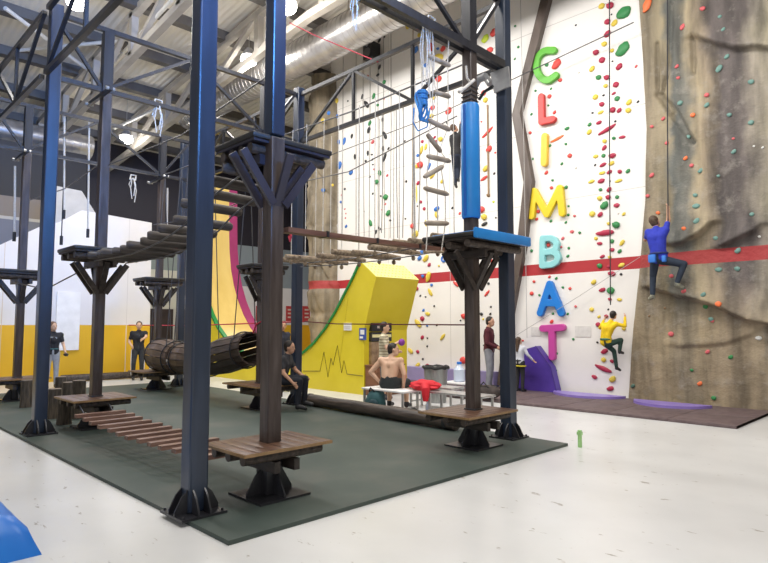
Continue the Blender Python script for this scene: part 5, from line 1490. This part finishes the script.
    for sd in (-1, 1):
        MB().ball(hl + lk * .083 * hs + side * sd * .032 * hs + upv * .022 * hs, .0125 * hs, (1.2, .8, .7), 8, 6, rot).build('eye', EYE, r)
    MB().ball(hl + lk * .094 * hs - upv * .052 * hs, .022 * hs, (1.1, .5, .32), 10, 6, rot).build('mouth', LIP, r)
    if extras: extras(r, J, s, fwd, rgt, W)
    return r, J

HAIR_D = mat('dark_hair', (.012, .008, .006), (.03, .02, .015), 30, rough=.6)
HAIR_B = mat('brown_hair', (.05, .028, .016), (.10, .06, .035), 30, rough=.6)
SHOE = mat('dark_shoes', (.02, .02, .022), rough=.5)
def yaw_of(dx, dy): return math.atan2(dy, dx) - PI / 2

# man in maroon by the wall
def ex(r, J, s, fwd, rgt, W):
    MB().path([J['waist'] + V((.135 * math.cos(t), .135 * math.sin(t), -.04)) for t in [i * PI / 8 for i in range(17)]], .018, 8, cap=False).build('harness_belt', BLACK, r)
person((-8.45, 12.0, .05), yaw_of(.8, .35), 1.74, dict(head=(0, .04, 1.63), wrR=(.20, .22, 1.02), elR=(.25, 0, 1.12), wrL=(-.2, .2, 1.0), elL=(-.25, .0, 1.12)), (.25, 1, .05),
       'standing man in a maroon jumper and grey jeans beside the black post', cloth('maroon', (.075, .010, .018)), cloth('grey_jeans', (.24, .25, .28)), HAIR_D, SHOE, sleeves='long', extras=ex, build_=1.12)
# child in white jumper
def ex(r, J, s, fwd, rgt, W):
    MB().path([J['pelvis'] + V((.13 * math.cos(t) * s, .13 * math.sin(t) * s, .03)) for t in [i * PI / 8 for i in range(17)]], .018, 8, cap=False).build('harness_belt', BLACK, r)
    for e in 'LR':
        c_ = J['hi' + e].lerp(J['kn' + e], .25)
        MB().path([c_ + V((.082 * math.cos(t), .082 * math.sin(t), .0)) for t in [i * PI / 8 for i in range(17)]], .016, 8, cap=False).build('harness_leg_loop', mat('yellow_strap', (.6, .5, .03), rough=.6), r)
person((-7.66, 12.1, .05), yaw_of(.12, 1), 1.27, dict(elL=(-.27, .04, 1.20), wrL=(-.30, .18, 1.05), elR=(.28, .05, 1.18), wrR=(.36, .2, 1.02), head=(-.01, .0, 1.62)), (.1, 1, .25),
       'small child in a white jumper seen from behind in front of the purple pad', cloth('white', (.60, .62, .68), 1.1), cloth('black', (.02, .02, .022)), HAIR_B, SHOE, sleeves='long', hair_len='long', skin=SKIN2, extras=ex)
# boy climbing in yellow
def ex(r, J, s, fwd, rgt, W):
    MB().path([J['pelvis'] + V((.14 * math.cos(t) * s, .14 * math.sin(t) * s, .06)) for t in [i * PI / 8 for i in range(17)]], .022, 8, cap=False).build('harness_belt', mat('green_strap', (.03, .15, .10), rough=.6), r)
p = at(610, 352, 1, 12.42)
def rel(px, py, y, o, s, yaw=0):
    q = at(px, py, 1, y) - V(o)
    return (q.x / s, q.y / s, q.z / s)
O = V((-5.6, 12.35, .55)); SS = 1.30 / 1.75
R1 = lambda px, py, y: rel(px, py, y, O, SS)
person(O, 0, 1.30, dict(pelvis=R1(606, 342, 12.27), waist=R1(606, 336, 12.25), chest=R1(608, 328, 12.25), neck=R1(611, 321, 12.27), head=R1(613.5, 315.5, 12.31), shL=R1(602.5, 325, 12.26), shR=R1(616, 324, 12.29),
                        elL=R1(600, 328, 12.44), wrL=R1(604, 320, 12.56), elR=R1(625, 326, 12.38), wrR=R1(625, 317, 12.52), hiL=R1(604.5, 343, 12.28), hiR=R1(608.5, 344, 12.28),
                        knL=R1(614, 351, 12.42), anL=R1(616.5, 367, 12.46), ftL=R1(620, 370, 12.56), knR=R1(621, 340, 12.45), anR=R1(619.5, 351, 12.42), ftR=R1(623, 353, 12.56)), (.35, 1, .2),
       'climber in a yellow top and dark green trousers clinging low on the dense hold column', cloth('yellow', (.74, .50, .01)), cloth('dark_green', (.018, .045, .035)), HAIR_D, SHOE, sleeves='long', extras=ex)
# adult climbing on the rock in blue
def ex(r, J, s, fwd, rgt, W):
    MB().path([J['pelvis'] + V((.16 * math.cos(t), .14 * math.sin(t), .09)) for t in [i * PI / 8 for i in range(17)]], .022, 8, cap=False).build('harness_belt', cloth('navy', (.02, .03, .12)), r)
    MB().chbox(J['pelvis'].x - .14, J['pelvis'].x - .0, J['pelvis'].y - .21, J['pelvis'].y - .12, J['pelvis'].z - .10, J['pelvis'].z + .06, .02).build('chalk_bag', mat('chalk_bag_blue', (.03, .16, .55), rough=.7), r)
    MB().chbox(J['pelvis'].x + .10, J['pelvis'].x + .18, J['pelvis'].y - .16, J['pelvis'].y - .08, J['pelvis'].z - .10, J['pelvis'].z + .03, .02).build('gear_loop_bag', mat('chalk_bag_blue', (.03, .16, .55), rough=.7), r)
O = V((-4.5, 12.2, 2.0)); SS = 1.0
R2 = lambda px, py, y: rel(px, py, y, O, SS)
person(O, 0, 1.75, dict(pelvis=R2(659, 258, 12.08), waist=R2(658, 250, 12.04), chest=R2(656.5, 237, 12.02), neck=R2(656, 228.5, 12.03), head=R2(655, 222, 12.07), shL=R2(648.5, 232.5, 12.03), shR=R2(665.5, 230, 12.05),
                        elL=R2(645.5, 240, 12.18), wrL=R2(650, 236, 12.36), elR=R2(668.5, 219.5, 12.16), wrR=R2(668, 208.5, 12.36), hiL=R2(655, 259, 12.09), hiR=R2(662, 260, 12.09),
                        knL=R2(653, 276, 12.22), anL=R2(652.5, 295, 12.22), ftL=R2(650, 298.5, 12.35), knR=R2(684, 264, 12.22), anR=R2(677, 283, 12.2), ftR=R2(683, 288, 12.28)), (.1, 1, .35),
       'climber in a royal blue T-shirt and dark jeans reaching up the rock wall', cloth('royal_blue', (.022, .035, .36)), cloth('dark_jeans', (.020, .030, .050)), HAIR_B, mat('pale_climbing_shoes', (.10, .10, .09), (.35, .35, .25), 12, rough=.6), extras=ex)
# small climber in black high up
O = V((-9.66, 12.3, 5.0)); SS = 1.62 / 1.75
R3_ = lambda px, py, y: rel(px, py, y, O, SS)
person(O, 0, 1.62, dict(pelvis=R3_(456, 153, 12.2), waist=R3_(455.5, 148, 12.2), chest=R3_(455, 139, 12.18), neck=R3_(455, 133.5, 12.2), head=R3_(454.5, 128.5, 12.24), shL=R3_(452, 137, 12.2), shR=R3_(459, 136, 12.2),
                        elL=R3_(452, 143, 12.36), wrL=R3_(453, 136, 12.54), elR=R3_(460.5, 131, 12.36), wrR=R3_(460.5, 124, 12.54), hiL=R3_(454.5, 155, 12.2), hiR=R3_(457.5, 155, 12.2), knL=R3_(454.5, 168, 12.36), anL=R3_(455.5, 183, 12.38), ftL=R3_(456.5, 187, 12.5), knR=R3_(458.5, 168, 12.4), anR=R3_(458, 178, 12.4), ftR=R3_(458.5, 181, 12.54)), (.2, 1, .4),
       'climber in black high on the white wall just left of the blue post padding', cloth('charcoal', (.018, .018, .020)), cloth('dark_navy', (.016, .022, .04)), HAIR_B, SHOE, sleeves='long')

# shirtless man on the bench, back to the camera
person((-7.85, 7.93, -.50), yaw_of(-.35, .9), 1.76, dict(pelvis=(0, 0, 1.0), waist=(0, .0, 1.13), chest=(0, .07, 1.32), neck=(.0, .11, 1.48), head=(.03, .15, 1.61), shL=(-.19, .07, 1.42), shR=(.19, .09, 1.42),
        elL=(-.38, .0, 1.20), wrL=(-.22, .02, 1.04), elR=(.30, .02, 1.17), wrR=(.24, .12, .98), hiL=(-.10, .04, 1.0), hiR=(.10, .04, 1.0), knL=(-.17, .44, .98), knR=(.17, .44, .98), anL=(-.18, .42, .60), anR=(.18, .42, .60)), (.95, .35, .05),
       'shirtless man sitting on the white-topped bench with his back turned', None, cloth('black_shorts', (.02, .024, .026)), HAIR_D, SHOE, skin=SKIN2, shorts=True, build_=1.16)
# standing man in striped shirt holding something purple
def stripes():
    m = bpy.data.materials.new('striped_shirt'); m.use_nodes = True
    N, L = nodes(m); b = N['Principled BSDF']; b.inputs['Roughness'].default_value = .85
    tc = N.new('ShaderNodeTexCoord'); wv = N.new('ShaderNodeTexWave'); wv.bands_direction = 'Z'; wv.inputs['Scale'].default_value = 5
    L.new(tc.outputs['Object'], wv.inputs[0]); rp = N.new('ShaderNodeValToRGB')
    rp.color_ramp.elements[0].color = (.62, .56, .40, 1); rp.color_ramp.elements[1].color = (.34, .30, .20, 1); rp.color_ramp.interpolation = 'CONSTANT'; rp.color_ramp.elements[1].position = .6
    L.new(wv.outputs[0], rp.inputs[0]); L.new(rp.outputs[0], b.inputs['Base Color'])
    return m
def ex(r, J, s, fwd, rgt, W):
    pass
pr, PJ = person((-9.08, 9.02, 0), yaw_of(.75, .55), 1.66, dict(elR=(.25, .1, 1.17), wrR=(.14, .30, 1.28), elL=(-.24, .02, 1.14), wrL=(-.15, .25, 1.1)), (.1, 1, .0),
       'standing man in a cream striped shirt facing right beside the yellow ramp end', stripes(), cloth('grey_shorts', (.12, .12, .12)), HAIR_D, SHOE, skin=SKIN2, shorts=True)
solo('chalk_ball', MB().ball(PJ['wrR'] + V((.10, .06, .02)), .07, (1, 1, 1.1), 14, 10), mat('violet_cloth', (.22, .04, .30), rough=.7), 'small violet bag held in front of the man in the striped shirt', 'bag')
# man in dark clothes sitting on the low deck
person((-9.26, 6.48, -.42), yaw_of(.85, .45), 1.70, dict(pelvis=(0, 0, 1.03), waist=(0, .02, 1.16), chest=(0, .08, 1.35), neck=(0, .13, 1.50), head=(0, .18, 1.64), shL=(-.17, .08, 1.43), shR=(.18, .1, 1.43),
        elR=(.21, .16, 1.17), wrR=(.19, .34, 1.0), elL=(-.22, .2, 1.2), wrL=(-.15, .4, 1.10), hiL=(-.10, .02, 1.02), hiR=(.10, .02, 1.02), knL=(-.12, .46, 1.05), knR=(.13, .46, 1.03), anL=(-.12, .44, .62), anR=(.13, .42, .58)), (0, 1, -.05),
       'man in dark T-shirt and black trousers sitting on the low deck behind the thick post', cloth('dark_grey', (.035, .036, .042)), cloth('black_trousers', (.012, .014, .022)), HAIR_D, SHOE)
# person behind, mostly hidden
person((-11.9, 8.35, 0), yaw_of(.8, .1), 1.70, dict(), (.6, 1, 0), 'standing person in dark top half hidden between the thick post and the black rear post', cloth('dark_blue', (.02, .022, .04)), cloth('grey_trousers', (.08, .08, .09)), HAIR_B, SHOE)
# woman with long hair at the left
def ex(r, J, s, fwd, rgt, W):
    MB().path([J['pelvis'] + V((.145 * math.cos(t), .13 * math.sin(t), .08)) for t in [i * PI / 8 for i in range(17)]], .016, 8, cap=False).build('harness_belt', cloth('teal_belt', (.04, .12, .14)), r)
    MB().prism([J['chest'] + fwd * .123 + rgt * a + V((0, 0, z)) for a, z in ((-.07, .0), (.08, .03), (.08, .06), (-.07, .04))], fwd * .012).build('shirt_print', mat('pale_shirt_print', (.3, .33, .36), rough=.7), r)
pr, PJ = person((-16.75, 4.68, 0), yaw_of(.97, -.1), 1.68, dict(elR=(.26, .0, 1.15), wrR=(.24, .14, .90), elL=(-.25, .03, 1.14), wrL=(-.27, .20, .95)), (-.35, 1, .0),
       'long-haired woman in black T-shirt and pale grey jeans beside the left outer post', cloth('black_tee', (.02, .021, .026)), cloth('pale_jeans', (.30, .32, .36)), mat('chestnut_hair', (.09, .04, .025), (.15, .075, .045), 30, rough=.6), SHOE, hair_len='long', female=True, extras=ex, skin=SKIN2)
q = PJ['wrL'] + (PJ['wrL'] - PJ['elL']).normalized() * .09
solo('glove', MB().ball(q, .06, (1.9, .9, .7), 14, 10), BLACK, 'dark glove-like object held in the hand of the woman in grey jeans', 'glove')
# girl by the barrel
def ex(r, J, s, fwd, rgt, W):
    for e, sd in (('L', -1), ('R', 1)):
        MB().path([J['hi' + e] + rgt * sd * .10 * s + fwd * .02, J['kn' + e] + rgt * sd * .075 * s, J['an' + e] + rgt * sd * .06 * s + V((0, 0, .05))], .012, 6).build('side_stripe', WHITE, r)
    MB().ball(J['chest'] + fwd * .12 + V((0, 0, .02)), .03, (1, .4, 1), 10, 6).build('shirt_badge', WHITE, r)
person((-17.3, 7.1, 0), yaw_of(.9, -.35), 1.70, dict(elL=(-.20, .26, 1.30), wrL=(-.08, .52, 1.22), elR=(.26, -.03, 1.15), wrR=(.18, .18, 1.02), knR=(.12, .1, .52), anR=(.12, -.1, .1)), (.05, 1, .0),
       'girl in a black T-shirt and striped sports trousers reaching towards the barrel', cloth('black_tee2', (.016, .017, .022)), cloth('black_sport', (.03, .032, .036)), HAIR_B, SHOE, female=True, hair_len='tail', extras=ex, skin=SKIN2)
